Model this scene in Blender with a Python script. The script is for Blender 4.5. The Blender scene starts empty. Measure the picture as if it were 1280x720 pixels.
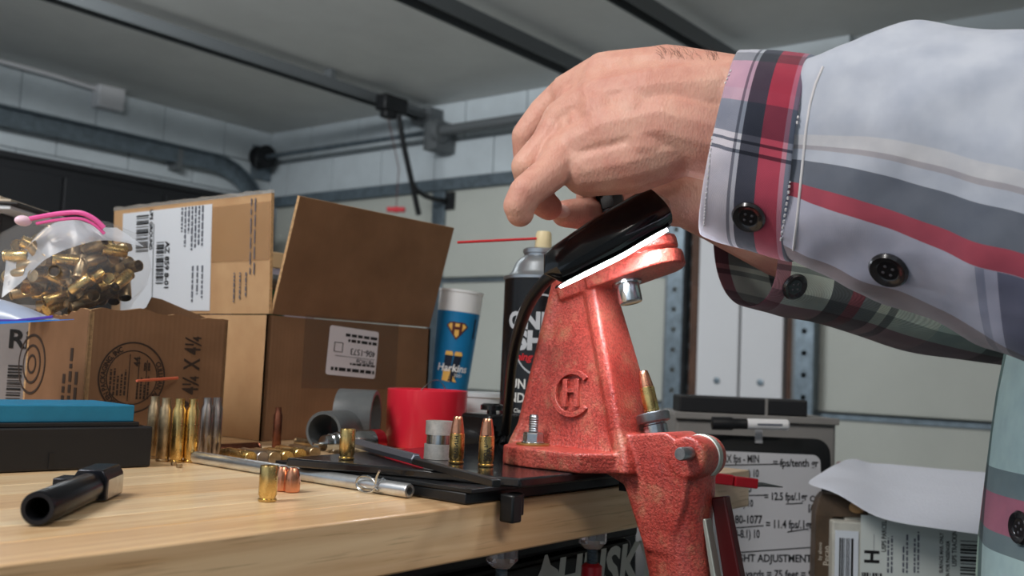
import bpy, bmesh, math, random
from mathutils import Vector, Matrix, Euler, noise
random.seed(7)
SC = bpy.context.scene
COL = SC.collection
V = Vector
# ---------------------------------------------------------------- camera
FPX, YAW, PIT, ROL = 1250.0, math.radians(38.11), math.radians(4.535), math.radians(2.475)
CAM = V((0, -.36358, .07772))          # z = 0 is the bench top, y = 0 its front edge
FW = V((math.cos(YAW)*math.cos(PIT), math.sin(YAW)*math.cos(PIT), math.sin(PIT)))
_rt = V((math.sin(YAW), -math.cos(YAW), 0)); _up = _rt.cross(FW)
RT = math.cos(ROL)*_rt + math.sin(ROL)*_up
UP = -math.sin(ROL)*_rt + math.cos(ROL)*_up
cd = bpy.data.cameras.new('camera'); cam = bpy.data.objects.new('camera', cd); COL.objects.link(cam)
m = Matrix((RT, UP, -FW)).transposed().to_4x4(); m.translation = CAM; cam.matrix_world = m
cd.sensor_width = 36; cd.lens = 36*FPX/1280; cd.clip_start = .02
cd.dof.use_dof = True; cd.dof.focus_distance = .62; cd.dof.aperture_fstop = 12
SC.camera = cam
SC.view_settings.view_transform = 'Standard'; SC.view_settings.look = 'None'
SC.view_settings.exposure = 0.0; SC.view_settings.gamma = 1; SC.view_settings.use_curve_mapping = False
# ---------------------------------------------------------------- world and lights
w = bpy.data.worlds.new('world'); SC.world = w; w.use_nodes = True
bg = w.node_tree.nodes['Background']; bg.inputs[0].default_value = (.62, .74, .86, 1); bg.inputs[1].default_value = .66
def area(name, loc, target, sx, sy, power, col=(1, 1, 1)):
    l = bpy.data.lights.new(name, 'AREA'); l.shape = 'RECTANGLE'; l.size = sx; l.size_y = sy; l.energy = power; l.color = col
    o = bpy.data.objects.new(name, l); COL.objects.link(o); o.location = loc
    o.rotation_euler = (V(target)-V(loc)).to_track_quat('-Z', 'Y').to_euler(); return o
area('shop_light_bench', (-.50, .26, 1.36), (.45, .05, 0), .16, 1.0, 30, (1, .97, .94))
area('aisle_fill_light', (.1, -1.5, 1.40), (.5, -.4, 0), 1.2, .16, 12, (1, .94, .86))  # unseen lamp added as fill for the bench front and press side
area('room_fill_light', (1.1, 2.2, 1.40), (2.6, 2.6, .2), 1.2, .2, 62, (.93, .97, 1))  # unseen lamp added to brighten the garage background

def ray(px, py): return FW + RT*((px-640)/FPX) - UP*((py-360)/FPX)
def W(px, py, d): return CAM + ray(px, py)*d               # a point seen at a pixel, at depth d
def G(px, py, z=0.0):                                     # a point on a level surface
    r = ray(px, py); return CAM + r*((z-CAM.z)/r.z)
def onX(px, py, X): r = ray(px, py); return CAM + r*((X-CAM.x)/r.x)
def onY(px, py, Y): r = ray(px, py); return CAM + r*((Y-CAM.y)/r.y)
# ---------------------------------------------------------------- materials
def lin(c):
    return tuple((x/12.92 if x <= .04045 else ((x+.055)/1.055)**2.4) for x in (v/255 for v in c)) + (1,)
MATS = {}
def mat(name, col=(200, 200, 200), rough=.5, metal=0, var=0, vscale=30, bump=0, bscale=200, col2=None, coat=0, trans=0, alpha=1, emit=0, spec=.5, ior=1.45, stretch=None, rvar=0):
    if name in MATS: return MATS[name]
    mt = bpy.data.materials.new(name); mt.use_nodes = True; nt = mt.node_tree; b = nt.nodes['Principled BSDF']
    I = b.inputs; I['Base Color'].default_value = lin(col); I['Roughness'].default_value = rough; I['Metallic'].default_value = metal
    I['Coat Weight'].default_value = coat; I['Transmission Weight'].default_value = trans; I['Alpha'].default_value = alpha
    I['Specular IOR Level'].default_value = spec; I['IOR'].default_value = ior
    if emit: I['Emission Color'].default_value = lin(col); I['Emission Strength'].default_value = emit
    tc = nt.nodes.new('ShaderNodeTexCoord'); vec = tc.outputs['Object']
    if stretch:
        mp = nt.nodes.new('ShaderNodeMapping'); mp.inputs['Scale'].default_value = stretch; nt.links.new(vec, mp.inputs[0]); vec = mp.outputs[0]
    if var or col2:
        n = nt.nodes.new('ShaderNodeTexNoise'); n.inputs['Scale'].default_value = vscale; n.inputs['Detail'].default_value = 6; n.inputs['Roughness'].default_value = .65
        nt.links.new(vec, n.inputs['Vector'])
        r = nt.nodes.new('ShaderNodeValToRGB'); r.color_ramp.elements[0].position = .32; r.color_ramp.elements[1].position = .68
        c2 = col2 or tuple(max(0, c*(1-var)) for c in col); c1 = col if col2 else tuple(min(255, c*(1+var*.5)) for c in col)
        r.color_ramp.elements[0].color = lin(c2); r.color_ramp.elements[1].color = lin(c1)
        nt.links.new(n.outputs['Fac'], r.inputs[0]); nt.links.new(r.outputs[0], I['Base Color'])
        if rvar:
            mr = nt.nodes.new('ShaderNodeMapRange'); mr.inputs['To Min'].default_value = rough-rvar; mr.inputs['To Max'].default_value = rough+rvar
            nt.links.new(n.outputs['Fac'], mr.inputs[0]); nt.links.new(mr.outputs[0], I['Roughness'])
    if bump:
        n2 = nt.nodes.new('ShaderNodeTexNoise'); n2.inputs['Scale'].default_value = bscale; n2.inputs['Detail'].default_value = 3
        nt.links.new(vec, n2.inputs['Vector'])
        bp = nt.nodes.new('ShaderNodeBump'); bp.inputs['Strength'].default_value = bump; bp.inputs['Distance'].default_value = .001
        nt.links.new(n2.outputs['Fac'], bp.inputs['Height']); nt.links.new(bp.outputs[0], I['Normal'])
    MATS[name] = mt; return mt
ink = mat('print_black', (24, 23, 24), .6)
white_ink = mat('print_white', (225, 225, 222), .5)
# ---------------------------------------------------------------- mesh collector
class MB:
    def __init__(s): s.v = []; s.f = []
    def add(s, vs, fs, M=None):
        o = len(s.v); s.v += [tuple(M @ V(p)) if M else tuple(p) for p in vs]; s.f += [tuple(i+o for i in f) for f in fs]; return s
    def box(s, c, size, M=None):
        x, y, z = (k/2 for k in size); cx, cy, cz = c
        vs = [(cx+a*x, cy+b*y, cz+d*z) for d in (-1, 1) for b in (-1, 1) for a in (-1, 1)]
        return s.add(vs, [(0, 2, 3, 1), (4, 5, 7, 6), (0, 1, 5, 4), (2, 6, 7, 3), (0, 4, 6, 2), (1, 3, 7, 5)], M)
    def rings(s, rs, cap=True, close=False, M=None):
        n = len(rs[0]); vs = [p for r in rs for p in r]; fs = []
        for i in range(len(rs) - (0 if close else 1)):
            a, b = i*n, ((i+1) % len(rs))*n
            fs += [(a+k, a+(k+1) % n, b+(k+1) % n, b+k) for k in range(n)]
        if cap and not close: fs += [tuple(reversed(range(n))), tuple(range((len(rs)-1)*n, len(rs)*n))]
        return s.add(vs, fs, M)
    def lathe(s, prof, seg=24, M=None, cap=True):           # prof: (r, z) from the bottom outwards
        rs = [[(r*math.cos(2*math.pi*k/seg), r*math.sin(2*math.pi*k/seg), z) for k in range(seg)] for r, z in prof]
        return s.rings(rs, cap, False, M)
    def tube(s, pts, r, seg=10, cap=True, M=None):
        pts = [V(p) for p in pts]; rs = []; n = None
        for i, p in enumerate(pts):
            t = (pts[min(i+1, len(pts)-1)] - pts[max(i-1, 0)]).normalized()
            if n is None: n = t.orthogonal().normalized()
            n = (n - t*n.dot(t)).normalized(); b = t.cross(n); rr = r[i] if isinstance(r, (list, tuple)) else r
            rs.append([p + (n*math.cos(2*math.pi*k/seg) + b*math.sin(2*math.pi*k/seg))*rr for k in range(seg)])
        return s.rings(rs, cap, False, M)
    def prism(s, poly, z0, z1, M=None):
        n = len(poly); return s.rings([[(x, y, z0) for x, y in poly], [(x, y, z1) for x, y in poly]], True, False, M)
    def ball(s, c, r, seg=16, rg=10, sc=(1, 1, 1), M=None):
        prof = [(max(1e-5, math.sin(math.pi*i/rg)), -math.cos(math.pi*i/rg)) for i in range(rg+1)]
        rs = [[(c[0]+r*sc[0]*q*math.cos(2*math.pi*k/seg), c[1]+r*sc[1]*q*math.sin(2*math.pi*k/seg), c[2]+r*sc[2]*z) for k in range(seg)] for q, z in prof]
        return s.rings(rs, True, False, M)
    def build(s, name, mt, parent=None, bevel=0, seg=2, smooth=True, ang=38, subsurf=0, solid=0, loc=None, rot=None):
        me = bpy.data.meshes.new(name); me.from_pydata(s.v, [], s.f); me.validate()
        bm = bmesh.new(); bm.from_mesh(me); bmesh.ops.recalc_face_normals(bm, faces=bm.faces); bm.to_mesh(me); bm.free()
        if smooth:
            for p in me.polygons: p.use_smooth = True
            me.set_sharp_from_angle(angle=math.radians(ang))
        me.materials.append(mt); o = bpy.data.objects.new(name, me); COL.objects.link(o)
        if parent: o.parent = parent
        if loc is not None: o.location = loc
        if rot is not None: o.rotation_euler = rot
        if solid: md = o.modifiers.new('solid', 'SOLIDIFY'); md.thickness = solid; md.offset = 0
        if bevel: md = o.modifiers.new('bevel', 'BEVEL'); md.width = bevel; md.segments = seg; md.limit_method = 'ANGLE'; md.angle_limit = math.radians(40); md.harden_normals = False
        if subsurf: md = o.modifiers.new('sub', 'SUBSURF'); md.levels = subsurf; md.render_levels = subsurf
        return o
def tag(o, label, cat, group=None, kind=None):
    o['label'] = label; o['category'] = cat
    if group: o['group'] = group
    if kind: o['kind'] = kind
    return o
def empty(name, loc, label, cat, group=None, rz=0, rot=None):
    o = bpy.data.objects.new(name, None); COL.objects.link(o); o.location = loc; o.empty_display_size = .01
    o.rotation_euler = rot if rot is not None else (0, 0, rz)
    return tag(o, label, cat, group)
def struct(o): o['kind'] = 'structure'; return o
def copy_tree(o, parent=None):
    c = o.copy(); COL.objects.link(c); c.parent = parent
    for ch in list(o.children): copy_tree(ch, c)
    return c
def frame(o, x, y, z=None):                                # matrix with given axes and origin
    x = V(x).normalized(); y = V(y); z = V(z).normalized() if z is not None else x.cross(y).normalized(); y = z.cross(x)
    M = Matrix((x, y, z)).transposed().to_4x4(); M.translation = V(o); return M
def text(body, size, M, mt, parent=None, name='lettering', align='LEFT', sx=1, shear=0, bold=0, fn=None, depth=.00012, spacing=1, sub=0):
    cu = bpy.data.curves.new('t', 'FONT'); cu.body = body; cu.size = size; cu.align_x = align; cu.shear = shear; cu.offset = bold; cu.resolution_u = 3; cu.space_character = spacing
    cu.extrude = 0 if fn else depth
    to = bpy.data.objects.new('t', cu); COL.objects.link(to)
    dg = bpy.context.evaluated_depsgraph_get(); me = bpy.data.meshes.new_from_object(to.evaluated_get(dg))
    bpy.data.objects.remove(to); bpy.data.curves.remove(cu); me.name = name
    if sub:
        bm = bmesh.new(); bm.from_mesh(me); bmesh.ops.subdivide_edges(bm, edges=bm.edges, cuts=sub); bm.to_mesh(me); bm.free()
    for v in me.vertices:
        p = V((v.co.x*sx, v.co.y, v.co.z)); v.co = fn(p) if fn else M @ p
    me.materials.clear(); me.materials.append(mt)
    o = bpy.data.objects.new(name, me); COL.objects.link(o)
    if parent: o.parent = parent
    return o
def bars(mb, M, x0, x1, y0, y1, vertical=True, n=30, seed=1, t=.0002):
    rnd = random.Random(seed); ws = [rnd.choice((1, 1, 2, 3)) for _ in range(n)]; tot = sum(ws); p = 0
    for i, q in enumerate(ws):
        a, b = p/tot, (p+q)/tot; p += q
        if i % 2 == 0:
            if vertical: c = (x0+(x1-x0)*(a+b)/2, (y0+y1)/2, 0); s = ((x1-x0)*(b-a), abs(y1-y0), t)
            else: c = ((x0+x1)/2, y0+(y1-y0)*(a+b)/2, 0); s = (abs(x1-x0), abs((y1-y0)*(b-a)), t)
            mb.box(c, s, M)
    return mb
def lines(mb, M, x0, x1, y0, y1, n, seed=1, fill=.5, t=.0002):  # rows of unreadable fine print
    rnd = random.Random(seed)
    for i in range(n):
        y = y0+(y1-y0)*(i+.5)/n; h = abs(y1-y0)/n*fill; x = x0; end = x0+(x1-x0)*rnd.uniform(.55, 1)
        while x < end:
            l = rnd.uniform(.04, .16)*(x1-x0); e = min(x+l, end); mb.box(((x+e)/2, y, 0), (e-x, h, t), M); x = e+.03*(x1-x0)
    return mb
def plate_holes(poly, holes, r, t, seg=10):
    bm = bmesh.new(); es = []
    def loop(ps):
        vs = [bm.verts.new((x, y, 0)) for x, y in ps]
        for i in range(len(vs)): es.append(bm.edges.new((vs[i], vs[(i+1) % len(vs)])))
    loop(poly)
    for hx, hy in holes: loop([(hx+r*math.cos(2*math.pi*k/seg), hy+r*math.sin(2*math.pi*k/seg)) for k in range(seg)])
    bmesh.ops.triangle_fill(bm, use_beauty=True, use_dissolve=False, edges=es)
    g = bmesh.ops.extrude_face_region(bm, geom=list(bm.faces))
    for e in g['geom']:
        if isinstance(e, bmesh.types.BMVert): e.co.z += t
    bm.verts.index_update(); mb = MB(); mb.v = [tuple(v.co) for v in bm.verts]; mb.f = [tuple(v.index for v in f.verts) for f in bm.faces]; bm.free(); return mb
# ---------------------------------------------------------------- the garage
FZ, CZ, BX, LY, RY = -.92, 1.45, 3.84, 4.60, -2.4
m_floor = mat('concrete_floor', (120, 118, 114), .7, var=.15, vscale=3)
m_ceil = mat('ceiling_paint', (230, 230, 226), .85, var=.05, vscale=1.2)
m_wall = mat('block_paint', (196, 204, 208), .6, var=.05, vscale=4, bump=.15, bscale=40)
m_mort = mat('block_joint', (172, 180, 184), .8)
m_door = mat('door_enamel', (178, 180, 172), .45, var=.03, vscale=2)
m_galv = mat('galvanised_steel', (120, 132, 140), .42, .7, var=.15, vscale=25)
m_dark = mat('dark_steel', (104, 108, 110), .5, .25)
m_blackmetal = mat('black_metal', (22, 23, 25), .5)
m_trimw = mat('white_trim_paint', (206, 206, 208), .55)
m_brownw = mat('brown_timber', (82, 56, 42), .7, var=.2, vscale=12)
def slab(name, c, s, mt, parent=None, bevel=0): return MB().box(c, s).build(name, mt, parent, bevel, smooth=False)
struct(slab('floor', (1.2, 1.1, FZ-.02), (7, 7.1, .04), m_floor))
struct(slab('ceiling', (1.2, 1.1, CZ+.03), (7, 7.1, .06), m_ceil))
wb = struct(slab('wall_back', (BX+.09, 1.1, (FZ+CZ)/2), (.1, 7.1, CZ-FZ), m_mort))
wl = struct(slab('wall_left', (1.2, LY+.07, (FZ+CZ)/2), (7, .1, CZ-FZ), m_mort))
struct(slab('wall_right', (1.2, RY-.05, (FZ+CZ)/2), (7, .1, CZ-FZ), m_mort))
bmesh_block = None
def blocks(parent, horiz, z0, z1, a0, a1, plane):
    global bmesh_block
    z = z1; row = 0
    while z > z0+.01:
        h = min(.203, z-z0); a = a0 - (.2 if row % 2 else 0)
        while a < a1:
            s, e = max(a, a0), min(a+.4, a1)
            if e-s > .03:
                if horiz: slab('block', ((s+e)/2, plane, z-h/2), (e-s-.006, .05, h-.006), m_wall, parent, .002)
                else: slab('block', (plane, (s+e)/2, z-h/2), (.05, e-s-.006, h-.006), m_wall, parent, .002)
            a += .4
        z -= h; row += 1
blocks(wl, True, .4, CZ, 1.5, BX+.03, LY+.0)
blocks(wb, False, 1.03, CZ, 1.0, LY-.03, BX+.02)
# overhead door beside the corner: sections, stiles, header
def garage_door(name, y0, y1, stiles):
    d = struct(empty(name, (BX-.02, (y0+y1)/2, FZ), 'x', 'door')); del d['label']; del d['category']
    zs = [FZ+.02, -.60, -.045, .515, 1.0]
    for k in range(4):
        slab('section', (0, 0, (zs[k]+zs[k+1])/2-FZ), (.04, y1-y0, zs[k+1]-zs[k]-.012), m_door, d, .004)
        MB().box((-.026, 0, zs[k+1]-FZ-.012), (.012, y1-y0, .018)).build('section_lip', m_galv, d)
    for sy in stiles: MB().box((-.03, sy-(y0+y1)/2, .96), (.02, .085, 1.9)).build('stile', m_galv, d, .003)
    MB().box((-.035, 0, 1.0-FZ), (.03, y1-y0, .062)).build('top_strut', m_galv, d, .004)
    return d
garage_door('door_1', 1.70, 4.44, [3.11]); garage_door('door_2', -1.6, 1.09, [-.3])
# centre post between the doors
for i, (ya, yb) in enumerate(((1.415, 1.60), (1.225, 1.405))):
    t = struct(slab('trim_%d' % (i+1), (BX-.045, (ya+yb)/2, (FZ+1.03)/2), (.05, yb-ya, 1.03-FZ), m_trimw, None, .004))
    for sz in (.06, .62, -.4): MB().lathe([(.014, 0), (.014, .004), (.008, .005)], 12, frame((BX-.0705, (ya+yb)/2+.0 if i else ya+.09, sz), (0, 1, 0), (0, 0, 1), (-1, 0, 0))).build('screw_cap', m_galv, t)
struct(slab('trim_3', (BX-.03, 1.625, (FZ+1.03)/2), (.05, .035, 1.03-FZ), m_brownw)); struct(slab('trim_4', (BX-.03, 1.196, (FZ+1.03)/2), (.05, .035, 1.03-FZ), m_brownw))
for yc, lab in ((1.695, 'perforated steel door rail left of the white centre post'), (1.125, 'perforated steel door rail right of the white centre post')):
    e = empty('door_rail', (BX-.10, yc, FZ+.001), lab, 'door rail', 'perforated upright door rails')
    hs = [(0, .08+k*.085) for k in range(22)]
    pm = plate_holes([(-.036, 0), (.036, 0), (.036, 1.93), (-.036, 1.93)], hs, .011, .003)
    pm2 = MB().add(pm.v, pm.f, frame((0, 0, 0), (0, -1, 0), (0, 0, 1))); pm2.build('perforated_flange', m_galv, e, smooth=False)
    MB().box((.025, -.036, .965), (.05, .004, 1.93)).build('return_flange', m_galv, e); MB().box((.02, .045, .965), (.03, .012, 1.93)).build('track_lip', m_dark, e)
# horizontal tracks under the ceiling
def track(name, y, x0, x1, z, lab, wd=.05, hg=.06, mt=m_galv, cat='door track'):
    e = empty(name, ((x0+x1)/2, y, z), lab, cat); L = x1-x0
    MB().box((0, 0, 0), (L, wd, .004)).build('web', mt, e); MB().box((0, wd/2, -hg/2), (L, .004, hg)).build('flange', mt, e); MB().box((0, -wd/2, -hg/2), (L, .004, hg)).build('flange', mt, e)
    return e
e = track('opener_rail', 3.22, -.8, 3.80, 1.40, 'steel opener rail running below the ceiling to the back wall', .06, .05, m_dark, 'opener rail')
MB().box((2.28, 0, -.03), (.09, .14, .08)).build('header_bracket', m_dark, e)
for xh in (0., 1.6): MB().box((xh, .0, .025), (.03, .05, .045)).build('hanger', m_dark, e)
track('door_track', 2.02, -.8, 3.66, 1.38, 'dark ceiling track ending behind the hand', .075, .06, m_dark)
track('door_track', 1.41, -.8, 3.72, 1.38, 'dark ceiling track just above the wrist', .055, .06, m_dark)
# curved left-hand track
e = empty('curved_track', (2.6, 4.46, 1.17), 'curved steel track along the left wall bending down near the corner', 'door track')
path = [V((-3.2, 0, 0)), V((.75, 0, 0))] + [V((.75+.36*math.sin(a), 0, -.36+.36*math.cos(a))) for a in [k*math.pi/16 for k in range(1, 9)]] + [V((1.11, 0, -2.08))]
prof = [(-.02, .045), (.02, .045), (.02, -.045), (.012, -.045), (.012, .037), (-.02, .037)]
rs = []
for i, p in enumerate(path):
    t = (path[min(i+1, len(path)-1)]-path[max(i-1, 0)]).normalized(); n = V((0, 1, 0)).cross(t)
    rs.append([p + V((0, 1, 0))*a*1.4 - n*b for a, b in prof])
MB().rings(rs).build('rail', m_galv, e)
for xk in (-.9, .55): MB().box((xk, .06, -.02), (.03, .09, .12)).build('wall_bracket', m_dark, e)
# torsion tube and drums above the first door
e = empty('torsion_shaft', (BX-.13, 3.1, 1.265), 'steel torsion shaft with spring and drums above the garage door', 'torsion shaft')
Mx = frame((0, 0, 0), (1, 0, 0), (0, 0, 1), (0, 1, 0))
MB().lathe([(.014, -1.45), (.014, 1.43)], 14, Mx).build('shaft', m_galv, e)
MB().lathe([(.024+.003*(k % 2), -1.1+k*.012) for k in range(90)], 14, Mx).build('spring', m_dark, e)
MB().lathe([(.03, 1.34), (.07, 1.34), (.07, 1.352), (.052, 1.356), (.052, 1.41), (.07, 1.414), (.07, 1.426), (.03, 1.426)], 24, Mx).build('cable_drum', m_blackmetal, e)
MB().box((.045, 1.45, -.02), (.14, .012, .2)).build('end_bracket', m_galv, e); MB().box((.045, 0, -.02), (.14, .09, .15)).build('centre_bracket', m_dark, e)
MB().lathe([(.05, -.06), (.062, -.05), (.062, -.02), (.05, -.01)], 20, Mx).build('spring_cone', m_dark, e)
MB().tube([(-.05, 1.38, 0), (-.05, 1.38, -2.1)], .002, 6).build('lift_cable', m_dark, e)
# opener carriage with curved arm, rope with red handle
e = empty('opener_carriage', (3.42, 3.12, 1.34), 'black opener carriage with a bent arm reaching down to the door', 'door opener')
MB().box((0, 0, .0), (.16, .075, .08)).build('carriage_body', m_blackmetal, e, .01); MB().box((-.02, 0, -.05), (.08, .05, .05)).build('latch_housing', m_blackmetal, e, .01)
MB().tube([(.02, -.03, -.05), (.07, -.03, -.2), (.14, -.03, -.37), (.20, -.03, -.52)], .014, 8).build('straight_arm', m_blackmetal, e)
MB().tube([(.145, -.03, -.375), (.165, -.045, -.405), (.21, -.06, -.425), (.28, -.06, -.43), (.36, -.06, -.425)], .013, 8).build('curved_arm', m_blackmetal, e)
MB().box((.375, -.06, -.425), (.02, .1, .09)).build('door_bracket', m_blackmetal, e)
hb = onX(495, 262, 3.40)
e = empty('release_rope', hb, 'red release handle hanging on a thin rope below the opener', 'pull cord')
MB().tube([(0, 0, .012), (.005, 0, .2), (3.40-hb.x, 3.12-hb.y, 1.268-hb.z)], .0028, 6).build('rope', mat('rope_grey', (90, 60, 60), .8), e)
MB().lathe([(.008, -.045), (.014, -.04), (.012, -.02), (.016, 0), (.012, .02), (.014, .04), (.008, .045)], 12, frame((0, 0, 0), (0, 0, 1), (1, 0, 0), V((.5, -.85, 0)))).build('handle', mat('handle_red', (190, 40, 50), .5), e)
# box on the left wall under the ceiling, and small box on the back wall
c = onY(135, 121, LY-.06)
e = empty('junction_box', (c.x, LY-.065, 1.40), 'white junction box on the left wall just below the ceiling', 'junction box')
slab('housing', (0, 0, 0), (.15, .075, .13), m_trimw, e, .008); slab('cover_plate', (0, -.040, 0), (.135, .005, .115), m_trimw, e, .002)
MB().tube([(-.07, .0, .03), (-.3, .0, .04), (-.9, .0, .045)], .012, 10).build('conduit', m_trimw, e)
c = onX(800, 195, BX-.02)
e = empty('storage_cabinet', (2.2, 4.16, FZ+.001), 'tall black storage cabinet behind the cartons along the left wall', 'cabinet')
slab('body', (0, 0, .90), (2.0, .5, 1.78), mat('cabinet_black', (20, 21, 24), .5), e, .004)
for xx in (-.75, -.25, .25, .75): 
    d = slab('cabinet_door', (xx, -.258, .90), (.49, .018, 1.7), mat('cabinet_black'), e, .004); MB().box((xx+.2, -.275, .95), (.012, .018, .16)).build('handle', m_dark, d)
slab('top_panel', (0, 0, 1.80), (2.03, .53, .03), mat('cabinet_black'), e, .003)
# ---------------------------------------------------------------- workbench
def wood(name, c1, c2, seed, sc=(2.2, 55, 55), rough=.32):
    mt = bpy.data.materials.new(name); mt.use_nodes = True; nt = mt.node_tree; b = nt.nodes['Principled BSDF']
    tc = nt.nodes.new('ShaderNodeTexCoord'); mp = nt.nodes.new('ShaderNodeMapping'); mp.inputs['Scale'].default_value = sc; mp.inputs['Location'].default_value = (seed*3.1, seed*1.7, seed*.9)
    n = nt.nodes.new('ShaderNodeTexNoise'); n.inputs['Scale'].default_value = 1.3; n.inputs['Detail'].default_value = 7; n.inputs['Distortion'].default_value = 1.1
    n2 = nt.nodes.new('ShaderNodeTexNoise'); n2.inputs['Scale'].default_value = 9; n2.inputs['Detail'].default_value = 4
    r = nt.nodes.new('ShaderNodeValToRGB'); r.color_ramp.elements[0].position = .34; r.color_ramp.elements[1].position = .62
    r.color_ramp.elements[0].color = lin(c2); r.color_ramp.elements[1].color = lin(c1)
    r2 = nt.nodes.new('ShaderNodeValToRGB'); r2.color_ramp.elements[0].position = .28; r2.color_ramp.elements[1].position = .42; r2.color_ramp.elements[0].color = (.62, .55, .48, 1); r2.color_ramp.elements[1].color = (1, 1, 1, 1)
    mx = nt.nodes.new('ShaderNodeMixRGB'); mx.blend_type = 'MULTIPLY'; mx.inputs[0].default_value = .8
    L = nt.links; L.new(tc.outputs['Object'], mp.inputs[0]); L.new(mp.outputs[0], n.inputs['Vector']); L.new(mp.outputs[0], n2.inputs['Vector'])
    L.new(n.outputs['Fac'], r.inputs[0]); L.new(n2.outputs['Fac'], r2.inputs[0]); L.new(r.outputs[0], mx.inputs[1]); L.new(r2.outputs[0], mx.inputs[2]); L.new(mx.outputs[0], b.inputs['Base Color'])
    b.inputs['Roughness'].default_value = rough; b.inputs['Coat Weight'].default_value = .35; b.inputs['Coat Roughness'].default_value = .18
    return mt
WM = [wood('maple_%d' % i, c1, c2, i) for i, (c1, c2) in enumerate((((240, 210, 168), (222, 182, 134)), ((236, 202, 158), (214, 172, 126)), ((244, 218, 178), (228, 192, 148))))]
TH = .0304
bench = empty('workbench', (.05, .3, FZ+.001), 'butcher-block workbench of pale maple strips carrying everything', 'workbench')
bo = V((.05, .3, FZ+.001))
y = 0; i = 0
rnd = random.Random(3)
while y < .70:
    wd = rnd.choice((.036, .042, .046)); x0 = -.75; js = [x0] + sorted(rnd.uniform(-.5, .6) for _ in range(1)) + [.80]
    if i == 0: wd = .040; js = [x0, -.28, .80]
    for a, b in zip(js, js[1:]):
        o = MB().box(((a+b)/2-bo.x, y+wd/2-bo.y, -TH/2-bo.z), (b-a-.0002, wd-.0002, TH)).build('stave', WM[(i*2+int(a > -.75)) % 3], bench, .0006 if i else .0014)
    y += wd; i += 1
m_leg = mat('bench_leg_grey', (60, 62, 66), .5)
for lx in (-.68, .765):
    for ly in (.36, .64): MB().box((lx-bo.x, ly-bo.y, (FZ-TH)/2-bo.z), (.05, .05, -TH-FZ-.003)).build('leg', m_leg, bench, .003)
MB().box((-.03-bo.x, .64-bo.y, -.09-bo.z), (1.48, .03, .06)).build('rear_rail', m_leg, bench)
# tool chest under the bench with white lettering
tc0 = V((.24, .24, FZ+.001))
chest = empty('tool_chest', tc0, 'black tool chest with white lettering under the bench', 'tool chest')
m_chest = mat('chest_black', (20, 20, 21), .42, var=.2, vscale=30)
slab('body', (0, 0, .4325), (.95, .36, .861), m_chest, chest, .006)
slab('lid', (0, 0, .873), (.955, .364, .016), m_chest, chest, .003)
for k in range(3):
    d = slab('drawer', (0, -.185, .14+k*.2), (.9, .012, .19), m_chest, chest, .003); slab('pull', (0, -.196, .2+k*.2), (.84, .012, .018), m_dark, d, .002)
fy = .24-.1805
face = slab('face_panel', (0, -.183, .795), (.92, .006, .13), m_chest, chest, .002)
fy = .24-.1862
hp = onY(694, 719, fy)
Mt = frame(V((hp.x, fy, hp.z-.020))-tc0, (1, 0, 0), (0, 0, 1))
text('HUSKY', .044, Mt, mat('chest_lettering', (196, 194, 186), .5), chest, sx=1.02, bold=.0014, shear=.12)
q = lambda px, py: tuple((onY(px, py, fy)-V((hp.x, fy, hp.z))))
poly = [(668, 730), (676, 712), (681, 694), (684, 693), (688, 706), (697, 712), (700, 722), (690, 730)]
MB().prism([(q(*p)[0], q(*p)[2]) for p in poly], 0, .0003, frame(V((hp.x, fy, hp.z))-tc0, (1, 0, 0), (0, 0, 1))).build('dog_emblem', mat('chest_lettering'), chest)
# clear-headed clamp screws hanging under the bench top
m_clear = mat('clear_plastic_knob', (240, 225, 225), .08, trans=.85, ior=1.49)
m_redp = mat('red_plastic', (190, 28, 42), .35)
for px, py, red, lab in ((628, 688, False, 'threaded rod with clear hexagonal knob under the bench, bare'), (741, 676, True, 'threaded rod with clear knob and red sleeve under the bench')):
    p = onY(px, py, .022); p.z = -TH-.0005
    e = empty('clamp_screw', p, lab, 'clamp screw', 'clamp screws below the bench')
    MB().lathe([(.0088, -.0005), (.0098, -.003), (.0098, -.010), (.006, -.014)], 8).build('knob', m_clear, e)
    MB().lathe([(.0034 if k % 2 else .0040, -.0142-k*.0006) for k in range(90)], 12).build('threaded_rod', m_galv, e)
    if red: MB().lathe([(.0048, -.024), (.0072, -.026), (.0072, -.068), (.005, -.068)], 14).build('sleeve', m_redp, e)
# ---------------------------------------------------------------- black bench plate under the press
m_plate = mat('black_gloss_plate', (26, 25, 27), .18, var=.3, vscale=60, coat=.3, rvar=.08)
m_blackp = mat('black_plastic', (22, 23, 25), .38)
P1, P2 = G(358, 572, .015), G(650, 598, .015)
ed = (P2-P1).normalized()
pl = empty('bench_plate', (.52, .06, .0), 'glossy black plate under the red press overhanging the bench edge', 'plate')
po = V((.52, .06, 0))
bL, bR = G(352, 592.5), G(582, 632)
def poly_off(d): return [(P1.x-po.x+d, P1.y-po.y+d*.3), (P2.x-po.x+d, P2.y-po.y+d), (.665-po.x-d, P2.y-po.y+d), (.665-po.x-d, P1.y+.03-po.y)]
MB().prism(poly_off(0), .0095, .0150).build('top_plate', m_plate, pl, .0012)
MB().prism([(bL.x-po.x-.006, bL.y-po.y), (bR.x-po.x, bR.y-po.y-.004), (.660-po.x, -.004-po.y), (.660-po.x, P1.y+.025-po.y)], .0070, .0094).build('gasket', m_blackp, pl, .0004)
MB().prism([(bL.x-po.x, bL.y-po.y), (bR.x-po.x, bR.y-po.y), (.65-po.x, .002-po.y), (.65-po.x, P1.y+.02-po.y)], .0004, .0069).build('base_rail', m_blackp, pl, .001)
pg = onY(634, 640, P2.y+.009)
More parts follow.
